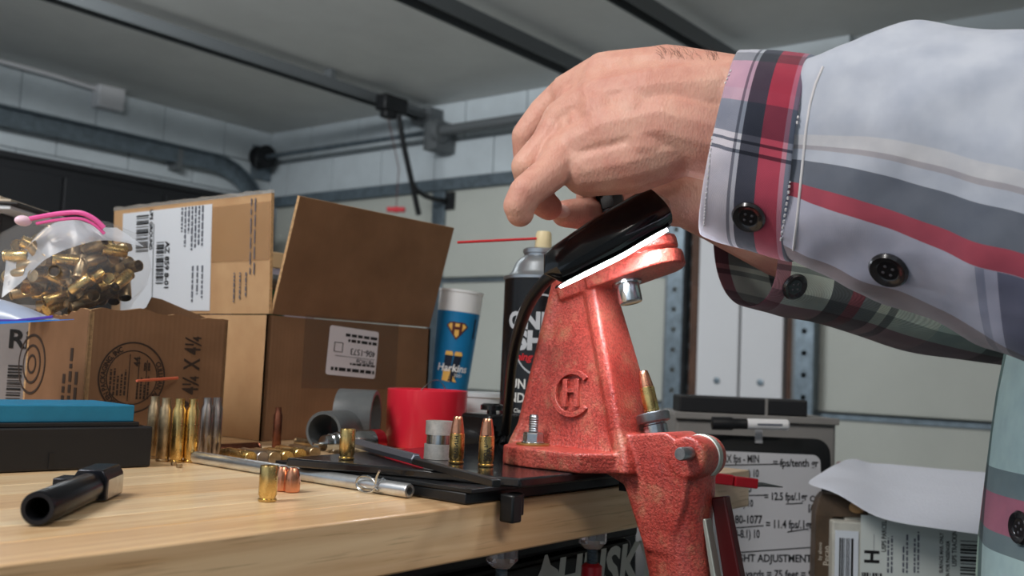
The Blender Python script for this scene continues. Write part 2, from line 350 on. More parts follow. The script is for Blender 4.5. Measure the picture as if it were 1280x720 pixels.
MB().box((pg.x-po.x, P2.y+.0065-po.y, -.0025), (.009, .010, .016)).box((pg.x-po.x+.0075, P2.y+.0085-po.y, -.001), (.006, .008, .013)).build('hook', m_blackp, pl, .0012)
MB().box((.585-po.x, P2.y+.006-po.y, .0035), (.006, .008, .010)).build('rib', m_blackp, pl)
# ---------------------------------------------------------------- the press
XC = .56
ro = V((XC, 0, .0152))
press = empty('reloading_press', ro, 'worn red cast-iron reloading press with a C frame and raised CH emblem', 'press')
def wb_(mb, *a, **k): mb.v = [tuple(V(p)-ro) for p in mb.v]; return mb.build(*a, **k)
mt = bpy.data.materials.new('red_hammered_enamel'); mt.use_nodes = True; nt = mt.node_tree; b = nt.nodes['Principled BSDF']; L = nt.links
tcn = nt.nodes.new('ShaderNodeTexCoord')
def nz(scale, det=4, ro_=.6):
    n = nt.nodes.new('ShaderNodeTexNoise'); n.inputs['Scale'].default_value = scale; n.inputs['Detail'].default_value = det; n.inputs['Roughness'].default_value = ro_; L.new(tcn.outputs['Object'], n.inputs['Vector']); return n
def ramp(src, stops):
    r = nt.nodes.new('ShaderNodeValToRGB'); el = r.color_ramp.elements
    el[0].position, el[0].color = stops[0][0], lin(stops[0][1]); el[1].position, el[1].color = stops[-1][0], lin(stops[-1][1])
    for p, c in stops[1:-1]: q_ = el.new(p); q_.color = lin(c)
    L.new(src, r.inputs[0]); return r
ra = ramp(nz(22, 5).outputs['Fac'], [(.33, (164, 52, 42)), (.52, (180, 72, 60)), (.70, (192, 96, 82))])
rb = ramp(nz(620, 3).outputs['Fac'], [(.40, (120, 60, 50)), (.55, (255, 255, 255))])
rc = ramp(nz(48, 9, .8).outputs['Fac'], [(.52, (0, 0, 0)), (.72, (255, 255, 255))])
mx = nt.nodes.new('ShaderNodeMixRGB'); mx.blend_type = 'MULTIPLY'; mx.inputs[0].default_value = .5; L.new(ra.outputs[0], mx.inputs[1]); L.new(rb.outputs[0], mx.inputs[2])
mx2 = nt.nodes.new('ShaderNodeMixRGB'); L.new(mx.outputs[0], mx2.inputs[1]); mx2.inputs[2].default_value = lin((176, 128, 96)); 
mm = nt.nodes.new('ShaderNodeMath'); mm.operation = 'MULTIPLY'; mm.inputs[1].default_value = .7; L.new(rc.outputs[0], mm.inputs[0]); L.new(mm.outputs[0], mx2.inputs[0])
L.new(mx2.outputs[0], b.inputs['Base Color']); b.inputs['Roughness'].default_value = .42; b.inputs['Coat Weight'].default_value = .25; b.inputs['Coat Roughness'].default_value = .3
vo = nz(650, 2); bp = nt.nodes.new('ShaderNodeBump'); bp.inputs['Strength'].default_value = .8; bp.inputs['Distance'].default_value = .0008; L.new(vo.outputs['Fac'], bp.inputs['Height']); L.new(bp.outputs[0], b.inputs['Normal'])
m_red = mt
# the casting: overlapping solids fused by a voxel remesh
cb = MB()
fl = [(.511, -.020), (.5105, .020), (.513, .036), (.520, .046), (.535, .052), (.59, .052), (.604, .046), (.61, .036), (.61, -.02), (.585, -.036), (.535, -.036)]
cb.prism(fl, .0152, .0275)
def isec(z, yf, yb, hw, hwb, rec):
    ym1, ym2 = yf+.010, yb-.010; h = lambda y: hw+(hwb-hw)*(y-yf)/(yb-yf)
    pts = [(-hw*.92, yf), (-hw, yf+.002), (-h(ym1), ym1-.002), (-h(ym1)+rec, ym1+.002), (-h(ym2)+rec, ym2-.002), (-h(ym2), ym2+.002), (-hwb, yb-.004), (-hwb*.7, yb)]
    pts += [(-x, yy) for x, yy in reversed(pts)]
    return [(XC+x, yy, z) for x, yy in pts]
def at(z):                                                 # front and back outline of the column
    t = (z-.026)/(.150-.026)
    return (-.039+.041*t + (.0 if z > .05 else -.012*(.05-z)/.024*0), .060-.028*t, .026-.013*t, .0165-.005*t)
zz = [.0155, .022, .03, .04, .06, .08, .10, .12, .135, .150]
secs = []
for z in zz:
    yf, yb, hw, hwb = at(max(z, .026)); fl_ = max(0, (.040-z)/.024)
    secs.append(isec(z, yf-.004*fl_, yb+.004*fl_, hw+.004*fl_, hwb+.006*fl_, .0030))
cb.rings(secs)
A0 = V((XC, -.0195, .1365)); u = V((0, .28, .96)).normalized(); vv = V((0, -.96, .28)).normalized()
def headslab(t0, t1, v0, v1, hw, taper=0):
    n = 14; pts = [(v0, -hw+taper), ] + [(v1-hw+hw*math.sin(a), -hw*math.cos(a)) for a in [math.pi*k/n for k in range(n+1)]] + [(v0, hw-taper)]
    M = frame(A0, vv, V((1, 0, 0)), u*-1); M = Matrix((vv, V((1, 0, 0)), u)).transposed().to_4x4(); M.translation = A0
    cb.prism(pts, t0, t1, M)
headslab(.0, .0175, -.046, .020, .0175, .004)
headslab(.0, .0100, -.02, .0425, .0185)
headslab(.0130, .0205, -.02, .0405, .0165)
headslab(.0, .012, -.01, .030, .0172)
# boss below the ram, hub and front leg
def yz(poly, hx): cb.rings([[(XC-hx, a, c) for a, c in poly], [(XC+hx, a, c) for a, c in poly]])
yz([(-.015, .0155), (-.015, .037), (-.030, .0385), (-.0445, .0405), (-.061, .0425), (-.066, .0405), (-.072, .036), (-.078, .020), (-.076, .0), (-.066, -.030), (-.050, -.030), (-.0335, .008)], .0185)
cb.lathe([(.0118, -.0190), (.0130, -.0175), (.0130, .0095), (.0118, .011)], 28, frame((XC, -.0765, .0285), (0, 1, 0), (0, 0, 1), (1, 0, 0)))
def ell(z, yc, hy, hx): return [(XC+hx*math.copysign(abs(math.cos(a))**.8, math.cos(a)), yc+hy*math.copysign(abs(math.sin(a))**.8, math.sin(a)), z) for a in [2*math.pi*k/24 for k in range(24)]]
cb.rings([ell(.034, -.055, .022, .017), ell(.02, -.0575, .0265, .019), ell(.008, -.0585, .026, .019), ell(-.01, -.0595, .0235, .0185), ell(-.03, -.0635, .0210, .018), ell(-.06, -.0700, .0195, .017), ell(-.115, -.082, .018, .016)])
cast = wb_(cb, 'frame_casting', m_red, press)
md = cast.modifiers.new('fuse', 'REMESH'); md.mode = 'VOXEL'; md.voxel_size = .00095; md.use_smooth_shade = True
md = cast.modifiers.new('soften', 'SMOOTH'); md.iterations = 10; md.factor = .5
# raised emblem on the near side: open ring with an H
def sidepos(px, py):                                        # on the sloping web of the near side
    z = .08; 
    for _ in range(4):
        yf, yb, hw, hwb = at(z); p = onX(px, py, XC-(hw+hwb)/2+.0030); z = p.z
    return p
c0 = sidepos(717, 492); ca = sidepos(717, 462); 
ydir = (sidepos(737, 492)-sidepos(697, 492)).normalized(); zdir = (ca-sidepos(717, 522)); R0 = zdir.length/2; zdir.normalize()
Me = frame(c0, ydir, zdir)
n3 = Me.col[2].to_3d()
if n3.x > 0: pass
lg = MB(); ring = []
a0, a1 = math.radians(40), math.radians(322)
for k in range(33):
    a = a0+(a1-a0)*k/32; cx, cy = math.cos(a), math.sin(a)
    ring.append([(cx*R0*1.03, cy*R0, -.0012), (cx*R0*1.03, cy*R0, .0034), (cx*R0*.78, cy*R0*.78, .0034), (cx*R0*.78, cy*R0*.78, -.0012)])
lg.rings(ring, True, False, Me)
wb_(lg, 'emblem_ring', m_red, press, bevel=.0004)
lg = MB()
for xx in (-.34, .24): lg.box((xx*R0, 0.02*R0, .0010), (R0*.22, R0*1.16, .0044), Me)
lg.box((-.05*R0, .12*R0, .0006), (R0*.5, R0*.18, .0044), Me)
wb_(lg, 'emblem_letter', m_red, press, bevel=.0003)
# ram, shell holder, die, link, pin
m_steel = mat('polished_steel', (190, 194, 196), .22, 1, var=.08, vscale=200)
m_steeld = mat('dull_steel', (150, 152, 154), .38, 1, var=.15, vscale=120)
AX = V((XC, -.0448, .0425))
Ma = Matrix((V((1, 0, 0)), u.cross(V((1, 0, 0))), u)).transposed().to_4x4(); Ma.translation = AX
wb_(MB().lathe([(.0078, -.006), (.0078, .0025), (.0070, .0032), (.0070, .004)], 24, Ma), 'ram', m_steel, press)
wb_(MB().lathe([(.0072, .0038), (.0088, .0042), (.0104, .0048), (.0107, .0058), (.0107, .0098), (.0100, .0106), (.0066, .0106), (.0062, .0078), (.001, .0078)], 28, Ma), 'shell_holder', m_steeld, press)
Md = Ma.copy(); Md.translation = A0
wb_(MB().lathe([(.0060, -.0135), (.0074, -.0140), (.0078, -.0132), (.0080, -.002), (.0098, -.0016), (.0100, .0005)], 28, Md), 'die_collar', m_steel, press)
m_bdie = mat('black_oxide', (34, 35, 38), .35, .6)
wb_(MB().lathe([(.0110, .0195), (.0118, .0200), (.0118, .026), (.0092, .0265)] + [(.0098 if k % 2 else .0089, .0270+k*.0011) for k in range(20)] + [(.0092, .0495)], 26, Md), 'die_body', m_bdie, press)
wb_(MB().lathe([(.0094, .0495), (.0103, .0500), (.0106, .0590), (.0092, .0615)], 8, Md), 'die_cap', m_blackp, press)
wb_(MB().lathe([(.0128, -.0026), (.01355, -.0022), (.01355, .0022), (.0128, .0026)], 28, frame((XC+.001, -.0767, .0285), (0, 1, 0), (0, 0, 1), (1, 0, 0))), 'link_ring', mat('worn_zinc', (186, 190, 180), .4, .6), press)
pp = onX(858, 567, XC-.024)
wb_(MB().lathe([(.0040, -.004), (.0040, .0072), (.0034, .0082)], 18, frame(pp, (0, 1, 0), (0, 0, 1), (-1, 0, 0))), 'pivot_pin', m_steeld, press)
m_dred = mat('dark_red_enamel', (70, 12, 14), .3)
lk = MB(); 
for pts, hx, x0 in (([(-.083, .004), (-.092, .006), (-.106, -.05), (-.120, -.13), (-.108, -.13), (-.094, -.05)], .004, XC+.006),):
    lk.rings([[(x0-hx, a, c) for a, c in pts], [(x0+hx, a, c) for a, c in pts]])
wb_(lk, 'lever_link', m_dred, press, bevel=.001)
lk = MB(); pts = [(-.0815, -.008), (-.0840, -.008), (-.096, -.06), (-.108, -.13), (-.104, -.13), (-.092, -.06)]
lk.rings([[(XC-.006, a, c) for a, c in pts], [(XC+.002, a, c) for a, c in pts]]); wb_(lk, 'lever_link', mat('worn_zinc'), press, bevel=.0006)
# hold-down bolt
bb = G(666, 556, .0277); Mb = Matrix.Translation(V((bb.x, bb.y, .0275)))
wb_(MB().lathe([(.0045, 0), (.0108, 0), (.0110, .0006), (.0108, .0013), (.0045, .0013)], 28, Mb), 'washer', mat('brass_washer', (176, 140, 84), .4, .9), press)
nut = MB().lathe([(.0075, .0013), (.0078, .0020), (.0073, .0024)], 24, Mb); nut.lathe([(.0068, .0022), (.0068, .0075), (.0058, .0086), (.0040, .0086)], 6, Mb)
wb_(nut, 'nut', m_steel, press, bevel=.0003)
wb_(MB().lathe([(.0030, .0)] + [(.0034 if k % 2 else .0028, .001+k*.00075) for k in range(25)] + [(.0026, .0200)], 14, Mb), 'stud', m_steeld, press)
# ---------------------------------------------------------------- ammunition
m_brass = mat('brass', (222, 190, 124), .28, 1, var=.12, vscale=160, rvar=.06)
m_brassd = mat('tarnished_brass', (184, 162, 130), .38, 1, var=.2, vscale=120, rvar=.08)
m_nick = mat('nickel_case', (176, 166, 160), .3, 1, var=.12, vscale=120)
m_cop = mat('copper_jacket', (228, 160, 126), .26, 1, var=.1, vscale=150)
m_copd = mat('tarnished_copper', (132, 84, 66), .42, 1, var=.2, vscale=120)
m_in = mat('case_inside', (60, 48, 32), .6, .6)
CASE = [(.001, .0002), (.0046, .0), (.00498, .0004), (.00498, .0013), (.0044, .0017), (.0044, .0026), (.00495, .0036), (.0049, .0120), (.00482, .0189), (.0047, .0191), (.0045, .0190), (.0044, .006), (.001, .0058)]
def pistol_case(loc, label, group, mt=m_brass, rot=None, rz=0, name='pistol_case', scale=1):
    o = MB().lathe(CASE, 22).build(name, mt, None, loc=loc, rot=rot or (0, 0, rz)); o.scale = (scale,)*3; return tag(o, label, 'case', group)
def rnd_bullet(e, z0, mt=m_cop, full=False):
    L_ = .0106; pr = [(.0045, z0-.003), (.00450, z0), (.0044, z0+.0012), (.0039, z0+.0046), (.0033, z0+.0082), (.0029, z0+.0102), (.0026, z0+L_), (.0006, z0+L_-.0002)]
    return MB().lathe(pr, 22).build('bullet', mt, e)
def pistol_round(loc, label, group, rz=0, rot=None, name='pistol_cartridge'):
    e = empty(name, loc, label, 'cartridge', group, rz, rot); MB().lathe(CASE[:9]+[(.0044, .0191), (.0044, .017)], 24).build('case', m_brass, e); rnd_bullet(e, .0192); return e
def bullet_only(loc, label, group):
    pr = [(.0038, 0), (.0044, .0005), (.0045, .0012), (.0045, .0062), (.0042, .0092), (.0034, .0122), (.0027, .0138), (.0018, .0142), (.0008, .0136)]
    return tag(MB().lathe(pr, 22).build('bullet', m_cop, None, loc=loc), label, 'bullet', group)
RC = [(.001, .0004), (.0044, .0), (.0048, .0005), (.0048, .0012), (.0042, .0017), (.0042, .0026), (.0048, .0036), (.0046, .0200), (.0045, .0365), (.0032, .0392), (.0032, .0446), (.0028, .0446), (.0027, .02)]
def rifle_case(loc, label, group, mt, rot=None, name='rifle_case', s=1):
    o = MB().lathe(RC, 20).build(name, mt, None, loc=loc, rot=rot or (0, 0, 0)); o.scale = (s,)*3; return tag(o, label, 'case', group)
m_m = mat('marker_ink', (28, 22, 16), .5)
# loaded rounds on the plate, with hand lettering
def on_case(e, s, size, z0, ang, r=.00500):
    def fn(p):
        a = ang + p.y/r; return V(((r+.00004)*math.cos(a), (r+.00004)*math.sin(a), z0+p.x))
    text(s, size, None, m_m, e, fn=fn, bold=.00008, sub=1)
p = G(607, 583, .0152); e = pistol_round(V((p.x, p.y, .0152)), 'loaded cartridge with handwriting, the one nearest the red press base', 'loaded cartridges on the plate')
for s, a in (('NOT Proof', -2.75), ('SHUP', -2.42), ('ONLY', -2.1)): on_case(e, s, .0034, .0036, a)
p = G(570, 579, .0152); e = pistol_round(V((p.x, p.y, .0152)), 'loaded cartridge with handwriting, beside the knurled steel bushing', 'loaded cartridges on the plate')
for s, a in (('SEVENTH', -2.75),): on_case(e, s, .0034, .0036, a)
p = G(433, 574, .0152); pistol_case(V((p.x, p.y, .0152)), 'empty brass case standing on the black plate', 'empty pistol cases')
p = G(334, 627); pistol_case(V((p.x, p.y, .0002)), 'empty brass case standing alone on the wood in front of the copper bullets', 'empty pistol cases')
p = G(365, 615.5); bullet_only(V((p.x, p.y, .0002)), 'copper bullet on the bench, right one of two', 'loose copper bullets')
p = G(352, 614); bullet_only(V((p.x, p.y, .0002)), 'copper bullet half hidden behind the lone brass case', 'loose copper bullets')
er = Ma.to_3x3().to_euler(); e = pistol_round(AX+u*.0082, 'loaded cartridge leaning in the shell holder of the press', None, rot=er)
# standing rifle cases before the carton
for px, py, mt, lab in ((189, 573, m_brassd, 'dull brass rifle case half hidden behind the black sharpening box'), (203, 577, m_brassd, 'brass rifle case, second from the left in the standing row'), (220, 578, m_brass, 'brass rifle case in the middle of the standing row'), (237, 578, m_brass, 'brass rifle case beside the nickel ones in the standing row'), (255, 573, m_nick, 'silvery rifle case, left one of two in the standing row'), (267, 572, m_nick, 'silvery rifle case, rightmost of the standing row')):
    p = G(px, py); rifle_case(V((p.x, p.y, .0002)), lab, 'rifle cases standing in front of the small carton', mt, s=1.01)
p = G(345, 563); rifle_case(V((p.x, p.y, .0002)), 'coppery rifle case standing alone before the large carton', 'standing rifle cases', m_copd, s=.80)
# lying rifle cases with their heads towards the bench edge
def lying(px0, py0, px1, py1, mt, label, rad=.0048, L_=.0446, fn=rifle_case, group='rifle cases lying in a row behind the silver rod', z=None, s=1):
    a, b_ = G(px0, py0, rad*s), G(px1, py1, rad*s); d = (b_-a).normalized(); rot = d.to_track_quat('Z', 'Y').to_euler()
    return fn(V((a.x, a.y, rad*s+.0002)), label, group, mt, rot, s=s)
for k, (x0, y0, x1, y1, mt_) in enumerate(((314, 573, 280, 566, m_brass), (329, 573, 296, 565, m_nick), (344, 573, 312, 565, m_brassd), (360, 572, 328, 564, m_brass), (376, 569, 346, 562, m_brass), (394, 567, 364, 560.5, m_brassd))):
    lying(x0, y0, x1, y1, mt_, ('brass rifle case lying leftmost in the row', 'silvery rifle case lying second in the row', 'dark-headed rifle case lying third in the row', 'brass rifle case lying against the plate corner', 'brass rifle case lying behind the plate corner', 'dull rifle case lying rightmost in the row by the gray pipe')[k])
a, b_ = G(323, 560.5, .0048), G(277, 562.5, .0048); d = (b_-a).normalized()
e = empty('rifle_cartridge', (a.x, a.y, .0050), 'loaded cartridge with copper tip lying behind the silver rod', 'cartridge', rot=d.to_track_quat('Z', 'Y').to_euler())
MB().lathe(RC[:10]+[(.0031, .043)], 20).build('case', m_copd, e); MB().lathe([(.0030, .040), (.0030, .046), (.0022, .052), (.0008, .056)], 16).build('bullet', m_cop, e)
a, b_ = G(371, 552, .0048), G(402, 556, .0048); d = (b_-a).normalized(); rifle_case(V((a.x, a.y, .005)), 'dark brass case lying at the foot of the large carton', None, m_brassd, d.to_track_quat('Z', 'Y').to_euler(), s=.75)
for k, (px, py) in enumerate(((217, 582), (224, 585))):
    p = G(px, py); o = MB().lathe([(.0012, 0), (.0020, .0003), (.0020, .0022), (.0012, .0024), (.0005, .001)], 14).build('primer', m_brassd, None, loc=(p.x, p.y, .0002)); tag(o, ('spent primer lying at the foot of the standing cases, left one', 'spent primer lying at the foot of the standing cases, right one')[k], 'primer', 'spent primers')
# silver rod with a spring clip
a, b_ = G(243, 571.5, .0042), G(512, 614, .0042); d = (b_-a); Lr = d.length; d.normalize()
e = empty('silver_rod', (a.x, a.y, .0044), 'long silver rod lying across the bench with a spring clip', 'rod', rot=frame((0, 0, 0), d, V((0, 0, 1)).cross(d)).to_3x3().to_euler())
m_alu = mat('satin_aluminium', (206, 210, 214), .3, .9, var=.06, vscale=100)
Mr = frame((0, 0, 0), (0, 1, 0), (0, 0, 1), (1, 0, 0))
MB().lathe([(.0030, 0), (.0040, .001), (.0042, .003), (.0042, Lr-.001), (.0038, Lr), (.0024, Lr), (.0024, Lr-.012), (.0005, Lr-.012)], 24, Mr).build('tube', m_alu, e)
cl = [(Lr-.024+.006*math.cos(t)-.012, -.004+.0005*t*0, .0008+.0065*math.sin(t)) for t in [k*math.pi*2/18 for k in range(16)]]
cx = Lr-.022
pts = [V((cx+.004, -.0075, .010))] + [V((cx+.0005, -.0060, .0065)), V((cx-.001, -.0055, .002))] + [V((cx-.009+.0085*math.cos(t), -.0055, .0008+.0048*math.sin(t))) for t in [.3+k*5.7/14 for k in range(15)]] + [V((cx+.002, -.0055, -.0015))]
MB().tube(pts, .00075, 8).build('spring_clip', m_steel, e)
MB().tube([(cx-.001, -.0062, .001), (cx-.0005, 0, .0050), (cx, .0055, .001)], .0006, 8).build('clip_wire', m_steel, e)
# black hexagonal chisel-like bar on the plate
a, b_ = G(447, 557, .0175), G(520, 574, .0190); c_ = G(660, 603, .0155)
e = empty('hex_key', (a.x, a.y, .0190), 'black hexagonal tool bar lying across the plate with a tapering shaft', 'hex key', rot=frame((0, 0, 0), V((b_.x-a.x, b_.y-a.y, 0)), V((0, 0, 1)).cross(V((b_.x-a.x, b_.y-a.y, 0)))).to_3x3().to_euler())
La = (b_-a).length; m_hx = mat('gunmetal', (96, 100, 110), .38, .5)
MB().lathe([(.0026, 0), (.0036, .001), (.0036, La), (.0026, La+.001)], 6, Mr).build('hex_handle', m_hx, e, .0002)
MB().box((La+.055, 0, -.0012), (.112, .0052, .0040)).build('shaft', m_blackp, e, .0006)
# barrel lying in the foreground
m_blued = mat('blued_steel', (44, 46, 52), .26, .75, var=.15, vscale=40)
mz = W(45, 627, .425); rr = .0075; mzg = G(45, 659, .0); mz = V((mzg.x, mzg.y, rr+.0003)); br = G(128, 620, .0); br = V((br.x, br.y, rr+.0003))
d = br-mz; d.z = 0; d.normalize()
e = empty('pistol_barrel', (mz.x, mz.y, mz.z), 'blued steel barrel lying on the wood with its muzzle towards the camera', 'barrel', rot=frame((0, 0, 0), d, V((0, 0, 1)).cross(d)).to_3x3().to_euler())
MB().lathe([(.0046, .10), (.0046, .0008), (.0052, .0), (.0068, .0), (.0075, .0010), (.0074, .078)], 32, Mr, cap=False).build('tube', m_blued, e)
hd = MB(); sec = [(-.0085, -.0068), (.0085, -.0068), (.0085, .0045), (.0060, .0088), (-.0060, .0088), (-.0085, .0045)]
hd.rings([[(x, a_, c_) for a_, c_ in sec] for x in (.076, .108)]); hd.build('chamber_block', m_blued, e, .0007)
MB().rings([[(x, a_*.99, c_) for a_, c_ in [(-.0087, -.0060), (-.0086, -.0060), (-.0086, .0035), (-.0087, .0035)]] for x in (.079, .108)]).build('polished_flat', m_steel, e)
MB().box((.082, .0125, .0000), (.016, .010, .0085)).build('lug', m_blued, e, .0006)
# sharpening stone in its black box
p = G(188, 584); q_ = G(0, 592)
dx = (p-q_); dx.z = 0; Ls = .215; ang = math.atan2(dx.y, dx.x)
e = empty('sharpening_stone', (p.x, p.y, .0004), 'bright blue sharpening stone in a black box at the left edge of the bench', 'sharpening stone', rz=ang)
m_blk = mat('matte_black_box', (24, 25, 29), .5)
slab('tray_box', (-Ls/2, .037, .0135), (Ls, .074, .027), m_blk, e, .0012); slab('rim', (-Ls/2-.003, .037, .0285), (Ls-.012, .070, .003), m_blk, e, .0006)
slab('stone', (-Ls/2-.004, .037, .0355), (Ls-.016, .066, .011), mat('blue_stone', (30, 124, 164), .6, var=.06, vscale=60), e, .0008)
for sx in (-.066, -.122): slab('finger_notch', (sx, -.0003, .006), (.003, .0012, .010), ink, e)
# ---------------------------------------------------------------- gooseneck lamp with light bar
m_gloss = mat('gloss_black', (16, 17, 20), .16, coat=.4)
Lp, Rp = W(694, 334, .605), W(822, 259, .622)
ax = (Rp-Lp); LB = ax.length; ax.normalize()
dn = (-UP*.80 - FW*.60); dn = (dn-ax*dn.dot(ax)).normalized(); sd = ax.cross(dn)
lb = G(606, 560, 0.0); lb = V((.690, .232, 0)); lb = W(612, 553, .84); lb.z = .0004
lamp = empty('gooseneck_lamp', lb, 'black gooseneck lamp with a glowing light bar resting over the press head', 'lamp')
def lw(mb, *a, **k): mb.v = [tuple(V(p)-lb) for p in mb.v]; return mb.build(*a, **k)
rs = []
for k in range(15):
    t = k/14; x = -.008+t*(LB+.016)
    s = min(1, max(.05, math.sin(math.pi*min(t, .10)/.20)))*(1 if t < .88 else math.sqrt(max(.02, 1-((t-.88)/.12)**2)))
    s *= .80+.25*min(1, t/.5)
    r = []
    for j in range(24):
        a = 2*math.pi*j/24; ca, sa = math.cos(a), math.sin(a)
        hx, hy = .0138*s*math.copysign(abs(ca)**.75, ca), .0100*s*math.copysign(abs(sa)**.75, sa)
        r.append(Lp+ax*x+dn*hx*-1+sd*hy)
    rs.append(r)
lw(MB().rings(rs), 'lamp_housing', m_gloss, lamp)
# lens along the lower near edge
cn = (-UP*.97 - FW*.22); cn = (cn-ax*cn.dot(ax)).normalized(); ct = ax.cross(cn)
rs = []; bz = []
for k in range(13):
    t = k/12; x = -.004+t*(LB+.001); s = math.sqrt(max(.03, 1-(abs(t-.5)*2)**6)); c = Lp+ax*x+cn*(.0146*(.80+.25*min(1, (x+.008)/(LB+.016)/.5)))-FW*.0010
    rs.append([c+ct*.0046*s*math.cos(a)+cn*.0007*math.sin(a) for a in [2*math.pi*j/12 for j in range(12)]])
    bz.append([c-cn*.0013+ct*.0068*max(s, .7)*math.cos(a)+cn*.0006*math.sin(a)+ax*(.004*(t-.5)) for a in [2*math.pi*j/12 for j in range(12)]])
lw(MB().rings(rs), 'light_bar', mat('led_lens', (235, 246, 255), .3, emit=150), lamp)
lw(MB().rings(bz), 'lens_light_stop', m_blackp, lamp)  # strip added to block lens light leaking upwards
pts = [W(700, 338, .607), W(683, 350, .615), W(662, 378, .64), W(648, 415, .68), W(640, 455, .72), W(636, 500, .77), W(632, 540, .82)]
g2 = []
for i in range(len(pts)-1):
    p0, p1, p2, p3 = pts[max(i-1, 0)], pts[i], pts[i+1], pts[min(i+2, len(pts)-1)]
    for k in range(5):
        t = k/5; g2.append(.5*((2*p1)+(p2-p0)*t+(2*p0-5*p1+4*p2-p3)*t*t+(-p0+3*p1-3*p2+p3)*t**3))
g2.append(pts[-1])
lw(MB().tube(g2, .0040, 12), 'gooseneck', m_blackp, lamp)
lw(MB().box((lb.x, lb.y, .0195), (.040, .034, .038)), 'base_block', m_gloss, lamp, bevel=.003)
lw(MB().lathe([(.004, .0385), (.004, .0410), (.0095, .0415), (.0095, .0455), (.007, .047)], 20, Matrix.Translation((lb.x-.004, lb.y-.004, 0))), 'clamp_knob', m_gloss, lamp)
q0 = pts[-1]
lw(MB().tube([q0, q0+V((-.002, .0, -.012)), V((lb.x+.012, lb.y-.006, .030))], .0042, 12), 'neck_socket', m_blackp, lamp)
# ---------------------------------------------------------------- cartons
def kraft(name, c1, c2):
    mt = bpy.data.materials.new(name); mt.use_nodes = True; nt = mt.node_tree; b = nt.nodes['Principled BSDF']; L = nt.links
    tc = nt.nodes.new('ShaderNodeTexCoord'); n = nt.nodes.new('ShaderNodeTexNoise'); n.inputs['Scale'].default_value = 26; n.inputs['Detail'].default_value = 8
    r = nt.nodes.new('ShaderNodeValToRGB'); r.color_ramp.elements[0].position = .3; r.color_ramp.elements[1].position = .7; r.color_ramp.elements[0].color = lin(c2); r.color_ramp.elements[1].color = lin(c1)
    wv = nt.nodes.new('ShaderNodeTexWave'); wv.inputs['Scale'].default_value = 75; wv.bands_direction = 'X'; bp = nt.nodes.new('ShaderNodeBump'); bp.inputs['Strength'].default_value = .06; bp.inputs['Distance'].default_value = .001
    L.new(tc.outputs['Object'], n.inputs['Vector']); L.new(n.outputs['Fac'], r.inputs[0]); L.new(r.outputs[0], b.inputs['Base Color']); L.new(tc.outputs['Object'], wv.inputs['Vector']); L.new(wv.outputs['Fac'], bp.inputs['Height']); L.new(bp.outputs[0], b.inputs['Normal'])
    b.inputs['Roughness'].default_value = .75; b.inputs['Specular IOR Level'].default_value = .25; return mt
m_card = kraft('kraft_board', (188, 146, 104), (170, 128, 88)); m_card_lit = kraft('kraft_board_lit', (206, 168, 126), (190, 150, 110)); m_card_shaded = kraft('kraft_board_shaded', (134, 100, 74), (118, 87, 63))  # same board in plain, lit and shaded tints; light painted into the colour
m_flute = mat('board_edge', (200, 162, 118), .8, var=.2, vscale=300)
m_lab = mat('label_paper', (226, 232, 240), .45); m_tape = mat('clear_tape', (235, 230, 222), .12, alpha=.22)
def panel(name, M, w, h, mt, parent, t=.003, torn=0, seed=0, top=None, n=24):
    rnd = random.Random(seed); pts = [(0, 0), (w, 0)]
    for k in range(n+1):
        x = w*(1-k/n); pts.append((x, h + (top(x/w) if top else 0) + (rnd.uniform(-torn, torn) if torn else 0)))
    if not torn and not top: pts = [(0, 0), (w, 0), (w, h), (0, h)]
    o = MB().prism(pts, -t, 0, M).build(name, mt, parent, smooth=False); o.data.materials.append(m_flute)
    for p in o.data.polygons:
        if p.index < len(pts): p.material_index = 1
    return o
def plane_xy(M, px, py):                                   # where a pixel meets the plane of frame M, in its own x and y
    Mi = M.inverted(); o = Mi @ CAM; d = Mi.to_3x3() @ ray(px, py); p = o + d*(-o.z/d.z); return p.x, p.y
# small carton with the round stamp
A, B = G(100, 567), G(275, 560.5); A.z = B.z = .0004
xd = (B-A); wS = xd.length; xd.normalize(); yd = V((-xd.y, xd.x, 0)); DS = .105
sb = empty('small_carton', A, 'small kraft carton with a round printed stamp and torn open top', 'carton')
T0 = Matrix.Translation(-A)
MF = T0 @ frame(A, xd, (0, 0, 1)); MFw = frame(A, xd, (0, 0, 1)); ML = T0 @ frame(A+yd*DS, -yd, (0, 0, 1)); MLw = frame(A+yd*DS, -yd, (0, 0, 1))
panel('front_panel', MF, wS, .107, m_card_shaded, sb, torn=.0006, seed=2, top=lambda t: .0035*math.sin(t*5)*(1-t)+.001*math.sin(t*23))
panel('side_panel', ML, DS, .105, m_card_shaded, sb, torn=.0012, seed=3, top=lambda t: .003*math.sin(t*9))
panel('side_panel', T0 @ frame(B, yd, (0, 0, 1)), DS, .104, m_card_shaded, sb, torn=.001, seed=4)
panel('rear_panel', T0 @ frame(B+yd*DS, -xd, (0, 0, 1)), wS, .100, m_card_shaded, sb, torn=.001, seed=5)
MB().box((wS/2, DS/2, .0016), (wS-.006, DS-.006, .003), T0 @ frame(A, xd, yd)).build('bottom_panel', m_card_shaded, sb)
